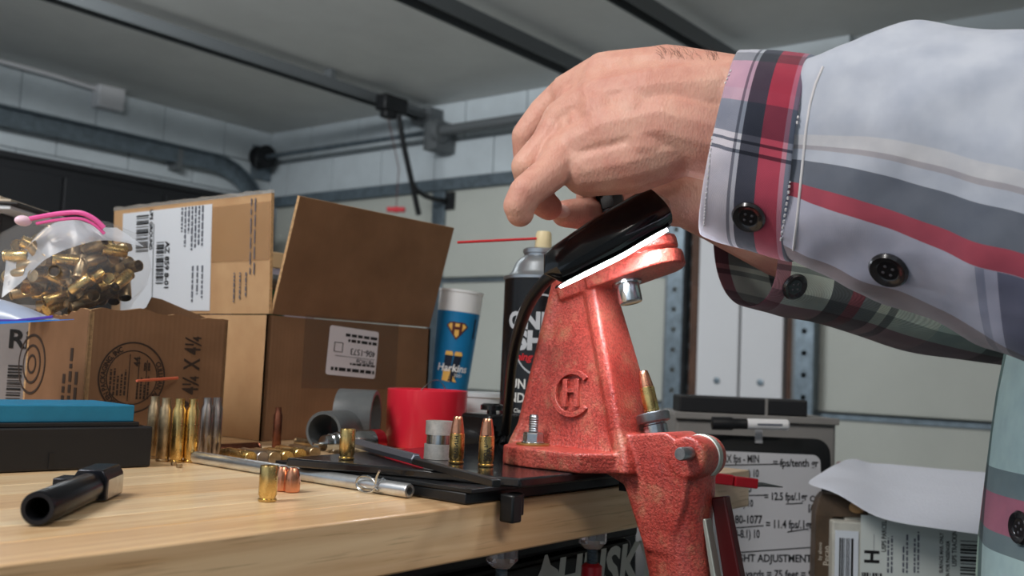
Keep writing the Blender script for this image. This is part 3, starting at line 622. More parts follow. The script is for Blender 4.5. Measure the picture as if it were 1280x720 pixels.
# torn flap standing at the right rear
Mf = T0 @ frame(A+xd*(wS*.36)+yd*(DS*.35)+V((0, 0, .098)), (xd+yd*-.12).normalized(), V((0, .1, 1)))
MB().prism([(0, 0), (.088, -.003), (.086, .006), (.066, .013), (.050, .018), (.034, .0235), (.026, .0245), (.022, .016), (.012, .010), (.0, .008)], -.0028, 0, Mf).build('torn_flap', m_card_shaded, sb, smooth=False)
def deco(M, fn_): return fn_
Mp = MF @ Matrix.Translation((0, 0, .0003)); sx_, sy_ = plane_xy(MFw, 165, 472); xr, _ = plane_xy(MFw, 206, 472); Rr = abs(xr-sx_)
def annulus(mb, M, cx, cy, r0, r1, seg=48, t=.0002, a0=0, a1=2*math.pi):
    full = abs(a1-a0-2*math.pi) < 1e-6; rr = []
    for k in range(seg+(0 if full else 1)):
        a = a0+(a1-a0)*k/seg; c, s = math.cos(a), math.sin(a); rr.append([(cx+r0*c, cy+r0*s, 0), (cx+r1*c, cy+r1*s, 0), (cx+r1*c, cy+r1*s, t), (cx+r0*c, cy+r0*s, t)])
    return mb.rings(rr, not full, full, M)
brown_ink = mat('stamp_ink', (50, 36, 28), .7)
st = MB(); annulus(st, Mp, sx_, sy_, Rr*.955, Rr); annulus(st, Mp, sx_, sy_, Rr*.735, Rr*.765)
for s0, l_ in ((-.1, 1.3), (.18, 1.2), (.42, 1.0)): st.box((sx_+s0*Rr, sy_, 0), (.022*Rr, l_*Rr, .0002), Mp)
st.build('stamp_ring', brown_ink, sb)
st = MB(); Mq = Mp @ Matrix.Translation((sx_, sy_, 0)) @ Matrix.Rotation(math.pi/2, 4, 'Z')
lines(st, Mq, -.5*Rr, .45*Rr, .68*Rr, .15*Rr, 5, 11); lines(st, Mq, -.6*Rr, .1*Rr, -.12*Rr, -.55*Rr, 4, 12); lines(st, Mq, .2*Rr, .55*Rr, -.3*Rr, -.55*Rr, 2, 13); st.build('stamp_fine_print', brown_ink, sb)
text('44', Rr*.26, Mq @ Matrix.Translation((.32*Rr, -.2*Rr, 0)), brown_ink, sb, bold=.0002)
def arc_text(s, size, R, start, parent, M, mt, cx, cy, inner=False):
    def fn(p):
        a = start-(p.x/R); rr = R+p.y; return M @ V((cx+rr*math.cos(a), cy+rr*math.sin(a), .0002))
    return text(s, size, None, mt, parent, fn=fn, bold=.0002, sx=.80)
arc_text('RUSKEN PACKAGING, INC', Rr*.20, Rr*.79, math.radians(252), sb, Mp, brown_ink, sx_, sy_)
arc_text('CULLMAN, AL', Rr*.20, Rr*.79, math.radians(32), sb, Mp, brown_ink, sx_, sy_)
x4, y4 = plane_xy(MFw, 245, 512); x5, _ = plane_xy(MFw, 222, 500)
text('X 4\u00bc X 4\u00bc', .0200, Mp @ Matrix.Translation((x4, y4, 0)) @ Matrix.Rotation(math.pi/2, 4, 'Z'), brown_ink, sb, bold=.0004, sx=.62)
# side print
Mp2 = ML @ Matrix.Translation((0, 0, .0003)); a_, b_ = plane_xy(MLw, 40, 455)
st = MB(); annulus(st, Mp2, a_, b_, .0225, .0245, 32); annulus(st, Mp2, a_, b_, .014, .016, 32); annulus(st, Mp2, a_, b_, .006, .008, 24); st.build('side_emblem', brown_ink, sb)
st = MB(); Mq2 = Mp2 @ Matrix.Translation((DS*.62, .0, 0)) @ Matrix.Rotation(math.pi/2, 4, 'Z'); lines(st, Mq2, .012, .085, .0, -.03, 3, 21, .45); st.build('side_fine_print', brown_ink, sb)
# large carton with open flaps
Cc = W(326, 552, .92); Cc.z = .0004
LX, LYb, HB = .222, .27, .116
bx = empty('large_carton', Cc, 'large kraft carton with raised flaps and a taped white product sticker', 'carton')
T1 = Matrix.Translation(-Cc); X_, Y_, Z_ = V((1, 0, 0)), V((0, 1, 0)), V((0, 0, 1))
panel('front_panel', T1 @ frame(Cc, X_, Z_), LX, HB, m_card_shaded, bx); panel('side_panel', T1 @ frame(Cc+Y_*LYb, -Y_, Z_), LYb, HB, m_card_lit, bx)
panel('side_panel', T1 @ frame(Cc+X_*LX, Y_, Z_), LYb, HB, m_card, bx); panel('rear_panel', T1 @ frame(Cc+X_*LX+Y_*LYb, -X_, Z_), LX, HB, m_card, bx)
MB().box((LX/2, LYb/2, .0016), (LX-.008, LYb-.008, .003)).build('bottom_panel', m_card, bx)
fu = V((0.035, -.26, .966)).normalized(); MFl = frame(Cc+Z_*(HB+.0012)+X_*.004, X_, fu)
panel('front_flap', T1 @ MFl, LX-.006, .113, m_card_shaded, bx, t=.0034)
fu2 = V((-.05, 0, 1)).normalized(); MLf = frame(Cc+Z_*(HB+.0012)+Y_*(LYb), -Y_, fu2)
panel('label_flap', T1 @ MLf, LYb+.0, .113, m_card_lit, bx, t=.0034)
# tape and shipping label on the flap
ML_ = T1 @ MLf @ Matrix.Translation((0, 0, .0003)); fx = lambda px, py: plane_xy(MLf, px, py)
lx0, ly0 = fx(172, 330)[0], .003; lx1, ly1 = fx(264, 330)[0], .1085
lx0 -= .03
st = MB().box(((lx0+lx1)/2, (ly0+ly1)/2, .0002), (lx1-lx0, ly1-ly0, .0004), ML_); lab = st.build('shipping_label', m_lab, bx)
MB().box(((lx1+LYb)/2, .078, .00035), (LYb-lx1-.001, .055, .0002), ML_).build('packing_tape', mat('tan_tape', (196, 156, 112), .25, alpha=.35), bx)
Mz = ML_ @ Matrix.Translation((0, 0, .0009)) @ Matrix.Rotation(-math.pi/2, 4, 'Z')     # label text reads downwards; x = -y(flap)
def LP(px, py): a__, b__ = fx(px, py); return -b__, a__
st = MB(); x0, y0 = LP(172, 270); x1, y1 = LP(186, 315); bars(st, Mz, x0, x1, y0, y1, True, 38, 5)
x0, y0 = LP(197, 303); x1, y1 = LP(205, 356); bars(st, Mz, x0, x1, y0, y1, True, 40, 6); 
x0, y0 = LP(193, 280); x1, y1 = LP(193, 392); st.box(((x0+x1)/2, y0+.001, 0), (abs(x1-x0), .0006, .0002), Mz); st.build('barcode', ink, lab)
st = MB(); x0, y0 = LP(208, 262); x1, y1 = LP(208, 330); lines(st, Mz, x0, x0+.045, LP(226, 300)[1], LP(256, 300)[1], 7, 31, .45); lines(st, Mz, x0+.06, x0+.105, LP(240, 300)[1], LP(258, 300)[1], 3, 33, .3); st.build('address_print', mat('grey_ink', (96, 100, 112), .6), lab)
x0, y0 = LP(188, 262); text('UPS GROUND', .0075, Mz @ Matrix.Translation((x0, LP(189, 262)[1], 0)), ink, lab, bold=.00015, sx=.9)
x0, y0 = LP(205, 302); text('AZ 859 8-01', .0105, Mz @ Matrix.Translation((x0, LP(208, 300)[1], 0)), ink, lab, bold=.0002, sx=.92)
st = MB(); x0, y0 = LP(300, 250); lines(st, Mz, x0, x0+.10, LP(312, 300)[1], LP(322, 300)[1], 2, 41, .25); lines(st, Mz, x0+.07, x0+.105, LP(290, 360)[1], LP(312, 360)[1], 3, 42, .2); st.build('flap_print', mat('grey_ink'), bx)
# crumpled clear tape edge on top of the flap
rs = []
for k in range(31):
    x = LYb*k/30; rs.append([(x, .1125, .0008), (x, .1165+.0022*noise.noise(V((x*70, 0, 0))), .0008+.002*noise.noise(V((x*90, 3, 0)))), (x, .1165+.002*noise.noise(V((x*70, 0, 0))), -.0032), (x, .1125, -.0042)])
MB().rings(rs, True, False, T1 @ MLf).build('tape_edge', m_tape, bx)
# product sticker, upside down, on the front
MFr = frame(Cc, X_, Z_); fr = lambda px, py: plane_xy(MFr, px, py)
T2 = T1 @ MFr
(sx0, sy0), (sx1, sy1) = fr(407, 470), fr(472, 413); swd, sht = sx1-sx0, sy1-sy0
MB().box((sx0+swd/2, sy0+sht/2+.000, .0005), (swd*1.9, sht*1.5, .0003), T2).build('packing_tape', mat('clear_tape_film', (120, 100, 84), .1, alpha=.18), bx)
Mst = T2 @ Matrix.Translation((sx0+swd/2, sy0+sht/2, .0008)) @ Matrix.Rotation(math.radians(-3), 4, 'Z')
def rrect(wd, hg, r, n=5): return [(sxx*(wd/2-r)+r*math.cos(a), syy*(hg/2-r)+r*math.sin(a)) for sxx, syy, q in ((1, 1, 0), (-1, 1, 1), (-1, -1, 2), (1, -1, 3)) for a in [math.pi/2*(q+k/n) for k in range(n+1)]]
stk = MB().prism(rrect(swd, sht, .003), 0, .0003, Mst).build('product_sticker', mat('sticker_white', (214, 210, 216), .4), bx)
Mu = Mst @ Matrix.Translation((0, 0, .0005)) @ Matrix.Rotation(math.pi, 4, 'Z')
text('406-1573', sht*.19, Mu @ Matrix.Translation((-swd*.46, -sht*.08, 0)), ink, stk)
text('METRO#', sht*.13, Mu @ Matrix.Translation((-swd*.44, sht*.125, 0)), ink, stk)
st = MB(); lines(st, Mu, -swd*.47, swd*.42, -sht*.18, -sht*.40, 2, 51, .55); lines(st, Mu, -swd*.47, swd*.42, sht*.44, sht*.30, 1, 52, .5); lines(st, Mu, -swd*.47, swd*.15, sht*.28, sht*.20, 1, 53, .5)
for dx_, dy_, ww, hh in ((.30, .02, .16, .012), (.30, -.17, .16, .012), (.22, -.075, .012, .19), (.38, -.075, .012, .19), (-.05, .10, .8, .008)): st.box((swd*dx_, sht*dy_, 0), (swd*ww, sht*hh, .0002), Mu)
st.build('sticker_print', ink, stk)
# things standing in the large carton
p = W(333, 380, 1.06); e = empty('green_jar', (p.x+.005, p.y+.02, .0042), 'green tin with a silvery lid inside the large carton', 'tin')
MB().lathe([(.001, 0), (.027, 0), (.028, .002), (.028, .146), (.026, .148)], 28).build('body', mat('green_tin', (16, 92, 62), .4), e); MB().lathe([(.0285, .1445), (.0285, .156), (.026, .161), (.001, .162)], 28).build('lid', m_steel, e)
e = empty('inner_carton', (p.x+.055, p.y+.075, .0042), 'pale carton standing inside the large carton behind the tin', 'carton')
slab('carton_body', (0, 0, .087), (.11, .05, .174), mat('lilac_card', (170, 166, 182), .6), e, .001); slab('carton_lid', (0, 0, .183), (.112, .052, .018), mat('tan_card', (206, 174, 132), .7), e, .001)
# grey printed carton at far left
p = W(52, 560, .86); p.z = .0004
e = empty('grey_carton', p, 'grey carton with a barcode and bold letters at the left edge', 'carton', rz=math.radians(-32))
m_gc = mat('grey_card', (150, 146, 148), .6, var=.06, vscale=20)
slab('carton_body', (-.065, .05, .056), (.13, .10, .112), m_gc, e, .001)
slab('side_flap', (-.03, -.0012, .108), (.05, .0018, .010), m_gc, e)
Mg = frame((0, 0, 0), X_, Z_) @ Matrix.Translation((0, 0, .0003))
Mgw = Matrix.LocRotScale(p, Euler((0, 0, math.radians(-32))), None) @ frame((0, 0, 0), X_, Z_)
ga, gb = plane_xy(Mgw, 9, 434); text('Ri', .022, Mg @ Matrix.Translation((ga, gb, 0)), ink, e, bold=.0006)
st = MB(); ga, gb = plane_xy(Mgw, 6, 508); gc, gd = plane_xy(Mgw, 28, 456); bars(st, Mg, ga, gc, gb, gd, False, 32, 61); st.build('barcode', ink, e)
# thin stick poking out of the small carton
a, b_ = W(222, 472.5, .80), W(171, 476, .735)
e = tag(MB().tube([(0, 0, 0), tuple((b_-a)*.5), tuple(b_-a)], [.0011, .0011, .0009], 8).build('stick', mat('orange_stick', (214, 108, 78), .5), None, loc=a), 'thin orange stick poking out from the stamped side of the small carton', 'stick')
# ---------------------------------------------------------------- plastic bag of fired cases
bc = W(88, 336, .815)
m_film = mat('clear_film', (228, 232, 238), .12, alpha=.10); m_filmw = mat('milky_film', (216, 222, 232), .25, alpha=.45)
bagR = (RT*.060, UP*.041, FW*.042)
bag = empty('zip_bag', bc-UP*.04, 'clear zip bag full of fired brass with a pink slider, on the small carton', 'bag')
T3 = Matrix.Translation(-(bc-UP*.04))
rs = []
for i in range(15):
    ph = math.pi*i/14; r = []
    for j in range(28):
        th = 2*math.pi*j/28; d_ = V((math.sin(ph)*math.cos(th), -math.cos(ph), math.sin(ph)*math.sin(th)))
        f = 1+.10*noise.noise(d_*2.3)+.05*noise.noise(d_*6); d_ = V([math.copysign(abs(c)**.8, c) for c in d_])
        r.append(bc+(bagR[0]*d_.x+bagR[1]*d_.y+bagR[2]*d_.z)*f)
    rs.append(r)
MB().rings(rs, False, False, T3).build('film', m_film, bag, ang=80)
# gathered neck of the bag with the zip
nk = []
for k in range(17):
    t = k/16; base = W(2+t*175, 372-t*52-38*math.sin(t*math.pi*.9), .775+.01*t); top = W(8+t*135, 322-t*40-22*math.sin(t*math.pi)+5*math.sin(t*9), .79)
    fold = FW*(.004*math.sin(t*14)); nk.append([base+fold, base*.5+top*.5+fold*1.5-UP*.001, top+fold, top+fold+FW*.0012, base*.5+top*.5+fold*1.5+FW*.0012, base+fold+FW*.0012])
MB().rings(nk, True, False, T3).build('folded_neck', m_filmw, bag, ang=80)
zp = [W(22, 277, .772), W(45, 272, .77), W(75, 267, .768), W(100, 266, .768), W(118, 274, .77), W(130, 285, .772)]
def spl(ps, m_=5):
    out = []
    for i in range(len(ps)-1):
        p0, p1, p2, p3 = ps[max(i-1, 0)], ps[i], ps[i+1], ps[min(i+2, len(ps)-1)]
        for k in range(m_): t = k/m_; out.append(.5*((2*p1)+(p2-p0)*t+(2*p0-5*p1+4*p2-p3)*t*t+(-p0+3*p1-3*p2+p3)*t**3))
    return out+[ps[-1]]
MB().tube([p_-(bc-UP*.04) for p_ in spl(zp)], .0020, 8).build('zip_track', mat('pink_plastic', (236, 96, 170), .35), bag)
zp2 = [p_+UP*-.0045+FW*.001 for p_ in zp[1:]]; MB().tube([p_-(bc-UP*.04) for p_ in spl(zp2)], .0013, 8).build('zip_track', mat('pink_plastic'), bag)
MB().ball(tuple(W(29, 276, .768)-(bc-UP*.04)), .0052, 14, 10, (1.3, .8, .8)).build('slider', mat('pale_pink_plastic', (246, 214, 232), .3), bag)
rnd = random.Random(12); spots = []
tries = 0
while len(spots) < 110 and tries < 20000:
    tries += 1; d_ = V((rnd.uniform(-1, 1), rnd.uniform(-1, .72), rnd.uniform(-1, .9)))
    if d_.length > .93: continue
    p_ = bc+bagR[0]*d_.x*.9+bagR[1]*d_.y*.86+bagR[2]*d_.z*.86
    if any((p_-s_).length < .0108 for s_ in spots): continue
    spots.append(p_)
pc0 = None
for p_ in spots:
    rot = Euler((rnd.uniform(0, 6.28), rnd.uniform(0, 6.28), rnd.uniform(0, 6.28)))
    if pc0 is None or len(spots) % 1: 
        pc0 = pistol_case((0, 0, 0), 'fired brass case inside the clear zip bag', 'fired brass cases in the zip bag', m_brassd); o = pc0
        pc1 = pistol_case((0, 0, 0), 'fired brass case inside the clear zip bag', 'fired brass cases in the zip bag', m_brass)
        pc1.location = bc-UP*.02; 
    else:
        o = (pc0 if rnd.random() < .6 else pc1).copy(); COL.objects.link(o)
    o.rotation_euler = rot; o.location = p_ - (rot.to_matrix() @ V((0, 0, .0095)))
# second bag with a blue zip at the left
e = empty('freezer_bag', W(20, 395, .70), 'milky plastic bag with a blue zip edge lying at the far left', 'bag')
o0 = W(20, 395, .70); nk = []
for k in range(13):
    t = k/12; top = W(-60+t*118, 366+t*t*26+t*6, .715); bot = W(-60+t*132, 398+t*3, .70); mid = (top+bot)*.5-FW*.006*math.sin(t*3.1)
    nk.append([top-o0, mid-o0, bot-o0, bot-o0+FW*.004, mid-o0+FW*.012, top-o0+FW*.008])
MB().rings(nk).build('film', mat('blue_milky_film', (176, 190, 216), .25, alpha=.8), e, ang=80)
MB().tube([tuple(W(-60, 400, .698)-o0), tuple(W(20, 401, .698)-o0), tuple(W(66, 396, .70)-o0)], .0010, 6).build('zip_track', mat('violet_plastic', (86, 66, 170), .4), e)
MB().rings([[tuple(W(-40+t*133, 403-4*t, .697)-o0), tuple(W(-40+t*133, 407.5-8*t, .697)-o0), tuple(W(-40+t*133, 407.5-8*t, .699)-o0), tuple(W(-40+t*133, 403-4*t, .699)-o0)] for t in [k/6 for k in range(7)]]).build('seal_strip', mat('blue_plastic', (40, 130, 225), .3), e)
# stack of magazines, upper left
p = W(-34, 262, .99); e = empty('paper_stack', p, 'stack of worn papers in a black folder at the upper left edge', 'papers', rz=math.radians(-52))
for k in range(6): slab('sheet_bundle', (.002*k-.006*k, .01, .0035+k*.0026), (.125-.012*k, .12, .0024), mat('old_paper', (196, 184, 168), .8, var=.1, vscale=60), e, .0004)
slab('folder_board', (.006, .01, .0005), (.13, .125, .0024), m_blk, e, .001); slab('white_sleeve', (0.0, .01, -.0030), (.125, .12, .004), m_lab, e, .001)
zs_ = p.z-.0055; slab('support_box', (-.02, .03, -.0052-zs_/2), (.12, .10, zs_-.001), mat('dark_carton', (38, 38, 42), .6), e, .001)
# ---------------------------------------------------------------- cup, can, red pot and fittings
shelf = empty('side_shelf', (.94, .50, FZ+.001), 'plain wooden shelf stand continuing behind the bench', 'shelf')
slab('shelf_top', (0, 0, -.014-FZ-.001), (.27, .46, .026), WM[1], shelf, .001)
for a in (-.11, .11):
    for b_ in (-.2, .2): slab('leg', (a, b_*.75+.06, (-.028-FZ)/2), (.03, .03, -.028-FZ-.002), m_leg, shelf)
p = W(566, 362, 1.12); 
cup = empty('paper_cup', (p.x-.004, p.y, .0004), 'tall blue cup with white rim and H shield beside the large carton', 'cup', rot=Matrix.Rotation(math.radians(4.6), 3, V((FW.x, FW.y, 0)).normalized()).to_euler())
HC = .159; r0, r1 = .0180, .0245
rad = lambda z: r0+(r1-r0)*z/HC
MB().lathe([(.001, .001), (r0-.001, 0), (r0, .001), (rad(.136), .136)], 36).build('printed_sleeve', mat('cup_blue', (18, 112, 164), .35), cup)
MB().lathe([(rad(.136), .1361), (rad(.157), .157), (r1+.0006, .1575), (r1+.0006, HC+.0012), (r1-.0012, HC+.001), (rad(.13)-.002, .130)], 36, cap=False).build('white_rim', mat('cup_white', (216, 218, 220), .35), cup)
def wrap(ang0, rf):
    def f(z0): 
        def fn(p):
            z = z0+p.y; r = rf(z)+.0003; a = ang0+p.x/r; return V((r*math.cos(a), r*math.sin(a), z))
        return fn
    return f
angc = math.atan2(CAM.y-p.y, CAM.x-p.x)
wc = wrap(angc, rad)
def patch(poly, z0, mt, parent, name, wf=wc, sub=3):
    bm = bmesh.new(); vs = [bm.verts.new((x, y, 0)) for x, y in poly]; f = bm.faces.new(vs); bmesh.ops.triangulate(bm, faces=[f]); bmesh.ops.subdivide_edges(bm, edges=bm.edges, cuts=sub, use_grid_fill=True)
    fn = wf(z0)
    for v in bm.verts: v.co = fn(v.co)
    me = bpy.data.meshes.new(name); bm.to_mesh(me); bm.free(); me.materials.append(mt); o = bpy.data.objects.new(name, me); COL.objects.link(o); o.parent = parent; return o
m_gold = mat('cup_gold', (226, 178, 92), .4); m_navy = mat('cup_navy', (22, 30, 48), .4); m_maroon = mat('cup_maroon', (86, 40, 34), .4)
wc2 = wrap(angc, lambda z: rad(z)+.0002); wc3 = wrap(angc, lambda z: rad(z)+.0005); wc4 = wrap(angc, lambda z: rad(z)+.0008)
k_ = .0009
patch([(-9*k_, 4*k_*1), (-13.5*k_, 9*k_+.0), (-10*k_, 13.5*k_), (9*k_, 13.5*k_), (13.5*k_, 9*k_), (0, -8*k_)][1:], .1120, m_maroon, cup, 'shield', wc2)
patch([(-11.3*k_, 9*k_), (-9*k_, 12*k_), (8*k_, 12*k_), (11.3*k_, 9*k_), (0, -5.2*k_)], .1120, m_gold, cup, 'shield_field', wc3)
text('H', .0175, None, m_maroon, cup, align='CENTER', fn=wc4(.1118), bold=.0008, sub=1, sx=.95)
for s in (-1, 1):
    ox = s*5.8*k_
    patch([(ox-5*k_, 19*k_), (ox-4*k_, 22*k_), (ox+3.5*k_, 22*k_), (ox+5*k_, 19*k_), (ox+4.6*k_, 17*k_), (ox-5*k_, 17*k_)], .0725, m_gold, cup, 'sock_top', wc2)
    patch([(ox-5*k_, 17*k_), (ox+4.6*k_, 17*k_), (ox+3*k_-s*k_, 0), (ox-5.8*k_-s*k_, 0)], .0725, m_navy, cup, 'sock_leg', wc2)
    patch([(ox-5.6*k_-s*k_, 0), (ox+3.2*k_-s*k_, 0), (ox+1.5*k_-s*3*k_, -15*k_), (ox-7.5*k_-s*2*k_, -14*k_)], .0725, m_gold if s < 0 else m_navy, cup, 'sock_foot', wc2)
patch([(2*k_, -14.5*k_), (7*k_, -15*k_), (2.2*k_, -7*k_)], .0725, m_gold, cup, 'sock_toe', wc3)
text('Harkins', .0112, None, mat('cup_lettering', (232, 234, 236), .4), cup, align='CENTER', fn=wc4(.0705), bold=.0002, shear=.12, sub=1)
text('2021', .0048, None, mat('cup_lettering'), cup, align='CENTER', fn=wrap(angc+.35, lambda z: rad(z)+.0008)(.0650), sub=1)
patch([(.0125, 0), (.0150, 0), (.0150, .022), (.0125, .022)], .108, m_navy, cup, 'side_print', wrap(angc+.35, lambda z: rad(z)+.0002)); patch([(.008, 0), (.0150, 0), (.0150, .018), (.012, .012)], .03, m_navy, cup, 'side_print', wrap(angc+.35, lambda z: rad(z)+.0002))
# spray can
p = W(672, 460, .90); can = empty('spray_can', (p.x, p.y, .0004), 'black and silver spray can with a red straw behind the press', 'spray can')
rc = .0330; zb = .156
MB().lathe([(.001, .002), (.030, .0), (.0335, .001), (.0335, .003), (rc, .004), (rc, zb), (.001, zb)], 44).build('can_body', mat('can_black', (20, 20, 22), .25), can)
m_cans = mat('can_silver', (176, 182, 188), .3, .85)
MB().lathe([(rc, zb), (.0342, zb+.0005), (.0342, zb+.003), (.0305, zb+.004), (.0268, zb+.008), (.0245, zb+.015), (.020, zb+.020), (.0162, zb+.0225), (.0162, zb+.0245), (.0175, zb+.0250), (.0175, zb+.0285), (.0155, zb+.0295), (.001, zb+.029)], 40).build('dome', m_cans, can)
nzl = MB().lathe([(.0072, zb+.0295), (.0078, zb+.0305), (.0072, zb+.043), (.0062, zb+.0455), (.001, zb+.0455)], 20).build('nozzle', mat('cream_plastic', (222, 206, 164), .45), can)
nzl.location = (.001, 0, 0)
s1 = W(572, 303, .88)-V((p.x, p.y, .0004)); s0 = V((0, 0, zb+.0395))
MB().tube([tuple(s0), tuple(s1)], .00125, 10).build('straw', mat('red_straw', (206, 36, 44), .3), can)
anc = math.atan2(CAM.y-p.y, CAM.x-p.x); wk = wrap(anc, lambda z: rc)
m_sv = mat('can_print_silver', (186, 190, 196), .35)
text('ONE', .020, None, m_sv, can, fn=wrap(anc-.93, lambda z: rc)(.112), bold=.0010, sub=1); text('SHOT', .022, None, m_sv, can, fn=wrap(anc-.62, lambda z: rc)(.094), bold=.0012, sub=1)
text('ning', .009, None, mat('can_print_red', (196, 26, 36), .4), can, fn=wrap(anc-.62, lambda z: rc)(.084), bold=.0003, shear=.3, sub=1)
for s, z0, sz, off in (('GUN CLEANER', .0595, .0115, -1.0), ('AND DRY LUBE', .0475, .0115, -1.0), ('Cleans and protects', .0385, .0052, -.62), ('short action parts', .0325, .0052, -.62), ('leaves a dry film', .0235, .0052, -.62), ('will not gum up', .0175, .0052, -.62)):
    text(s, sz, None, white_ink, can, fn=wrap(anc+off, lambda z: rc)(z0), bold=.0003 if sz > .01 else .0001, sub=1, sx=.92)
ov = MB(); rg = []
for k in range(48):
    a = 2*math.pi*k/48; 
    rg.append([wk(0)(V((.002+.0265*f_*math.cos(a), .1065+.036*f_*math.sin(a), 0)))*g_ for f_, g_ in ((1, 1.0), (.955, 1.0), (.955, 1.004), (1, 1.004))])
    for q in rg[-1]: q.z = .1065+.036*math.sin(a)*(1 if rg[-1].index(q) in (0, 3) else .955)
ov.rings(rg, False, True); ov.build('oval_outline', m_sv, can)
# white tub behind the lamp base
p = W(606, 520, 1.0); e = empty('white_tub', (p.x, p.y+.0, .0004), 'pale translucent tub behind the black lamp base', 'tub')
MB().lathe([(.001, .001), (.022, 0), (.025, .03), (.0265, .046), (.0278, .047), (.0278, .051), (.0255, .0515), (.001, .0512)], 28).build('tub_body', mat('tub_white', (214, 222, 226), .3), e)
# red pot
p = G(527, 562.5); dv = V((FW.x, FW.y, 0)).normalized(); p = p+dv*.0375
e = empty('red_pot', (p.x, p.y, .0004), 'plain red plastic pot with a thin wire bail behind the plate', 'pot')
MB().lathe([(.001, .001), (.0366, 0), (.0372, .001), (.0378, .0525), (.0372, .0532), (.0362, .0525), (.0356, .003), (.001, .003)], 44).build('pot_wall', mat('pot_red', (224, 42, 64), .28, coat=.2), e)
MB().lathe([(.001, .0290), (.0355, .0290), (.0355, .0300), (.001, .0302)], 30).build('pot_contents', m_brassd, e)
wp = [V((-.030, -.018, .0500))] + [V((-.030+.034*t, -.018-.003*math.sin(t*3), .0520+.011*math.sin(t*math.pi*.93))) for t in [k/10 for k in range(11)]]
MB().tube(wp, .00045, 6).build('wire_bail', m_steel, e)
# grey pipe pieces
m_gp = mat('grey_pipe', (94, 98, 100), .42, var=.08, vscale=50); m_gpi = mat('pipe_dark_inside', (40, 44, 46), .5)
def pipe(loc, d, r, L_, lab):
    e = tag(MB().lathe([(r*.84, 0), (r*.97, 0), (r, .001), (r, L_), (r*.84, L_), (r*.84, 0)], 32, cap=False).build('pipe_fitting', m_gp, None, loc=loc, rot=V(d).to_track_quat('Z', 'Y').to_euler()), lab, 'pipe', 'grey pipe fittings'); return e
p = W(404, 539, .845); pipe(V((p.x, p.y, .0172)), (.93, .36, 0), .0168, .045, 'grey pipe piece lying open end forward beside the sticker carton')
p = W(470, 518, .905); pipe(V((p.x, p.y, .0262)), (-.55, .82, 0), .0258, .034, 'wider grey pipe piece lying behind the red pot')
# chrome die lying by the pipes
a, b_ = W(404, 551, .80), W(472, 541, .845); a.z, b_.z = .0105, .0105; d = (b_-a); Ld = d.length
e = empty('chrome_die', a, 'chrome threaded die with a red collar lying before the grey pipes', 'die', rot=d.to_track_quat('Z', 'Y').to_euler())
MB().lathe([(.001, -.001), (.0062, 0), (.0068, .002), (.0068, .006), (.0078, .007), (.0078, .012), (.0085, .0125)] + [(.0090 if k % 2 else .0084, .013+k*.0012) for k in range(16)] + [(.0102, .033), (.0102, Ld*.86), (.001, Ld*.86)], 26).build('die_body', m_steel, e)
MB().lathe([(.0095, Ld*.86), (.0103, Ld*.865), (.0103, Ld*1.04), (.001, Ld*1.04)], 12).build('collar', mat('red_anodised', (176, 24, 40), .3, .5), e)
MB().tube([(0, 0, .0), (0, 0, -.010)], .0011, 8).build('decap_pin', m_steel, e)
# knurled bushing on the plate
p = G(547, 575, .0152); p = p+dv*.009
e = empty('knurled_bushing', (p.x, p.y, .0152), 'silver bushing with two knurled bands standing on the plate', 'bushing')
m_kn = mat('knurled_steel', (206, 202, 196), .42, .6, var=.1, vscale=300)
def knurl(z0, z1, r):
    rs = []; n = 64; m_ = 9
    for i in range(m_+1): rs.append([((r+(.00035 if (k+i) % 2 else 0))*math.cos(2*math.pi*k/n), (r+(.00035 if (k+i) % 2 else 0))*math.sin(2*math.pi*k/n), z0+(z1-z0)*i/m_) for k in range(n)])
    return MB().rings(rs)
knurl(.0, .0098, .0096).build('knurled_band', m_kn, e, ang=20); knurl(.0160, .0250, .0092).build('knurled_band', m_kn, e, ang=20)
MB().lathe([(.0086, .0099), (.0086, .0159)], 32).build('sleeve', m_steel, e)
# red-handled pick on the bench end
a, b_ = W(884, 597, .80), W(985, 612, .80); a.z = .0045; b_.z = .0030
a = G(880, 598, .005); 
a = V((.735, .012, .0050)); d = V((.72, -.30, -.06))
a = onY(882, 598, .004); b_ = W(978, 609, .815); d = b_-a
e = empty('red_tweezers', a, 'red-handled steel pick lying over the end of the bench', 'pick', rot=frame((0, 0, 0), d, V((0, 0, 1)).cross(d)).to_3x3().to_euler())
Lt = d.length
slab('handle_grip', (.012, 0, .001), (.023, .008, .0085), m_redp, e, .001); slab('handle_grip', (.036, 0, .0005), (.022, .0082, .0080), m_redp, e, .001)
MB().tube([(.046, .001, 0), (Lt*.75, .001, .0008), (Lt, 0, 0)], [.0016, .0012, .0005], 8).build('steel_tip', m_steel, e); MB().tube([(.046, -.001, -.001), (Lt*.72, -.001, -.0002), (Lt*.95, -.001, 0)], [.0016, .0012, .0005], 8).build('steel_tip', m_steeld, e)
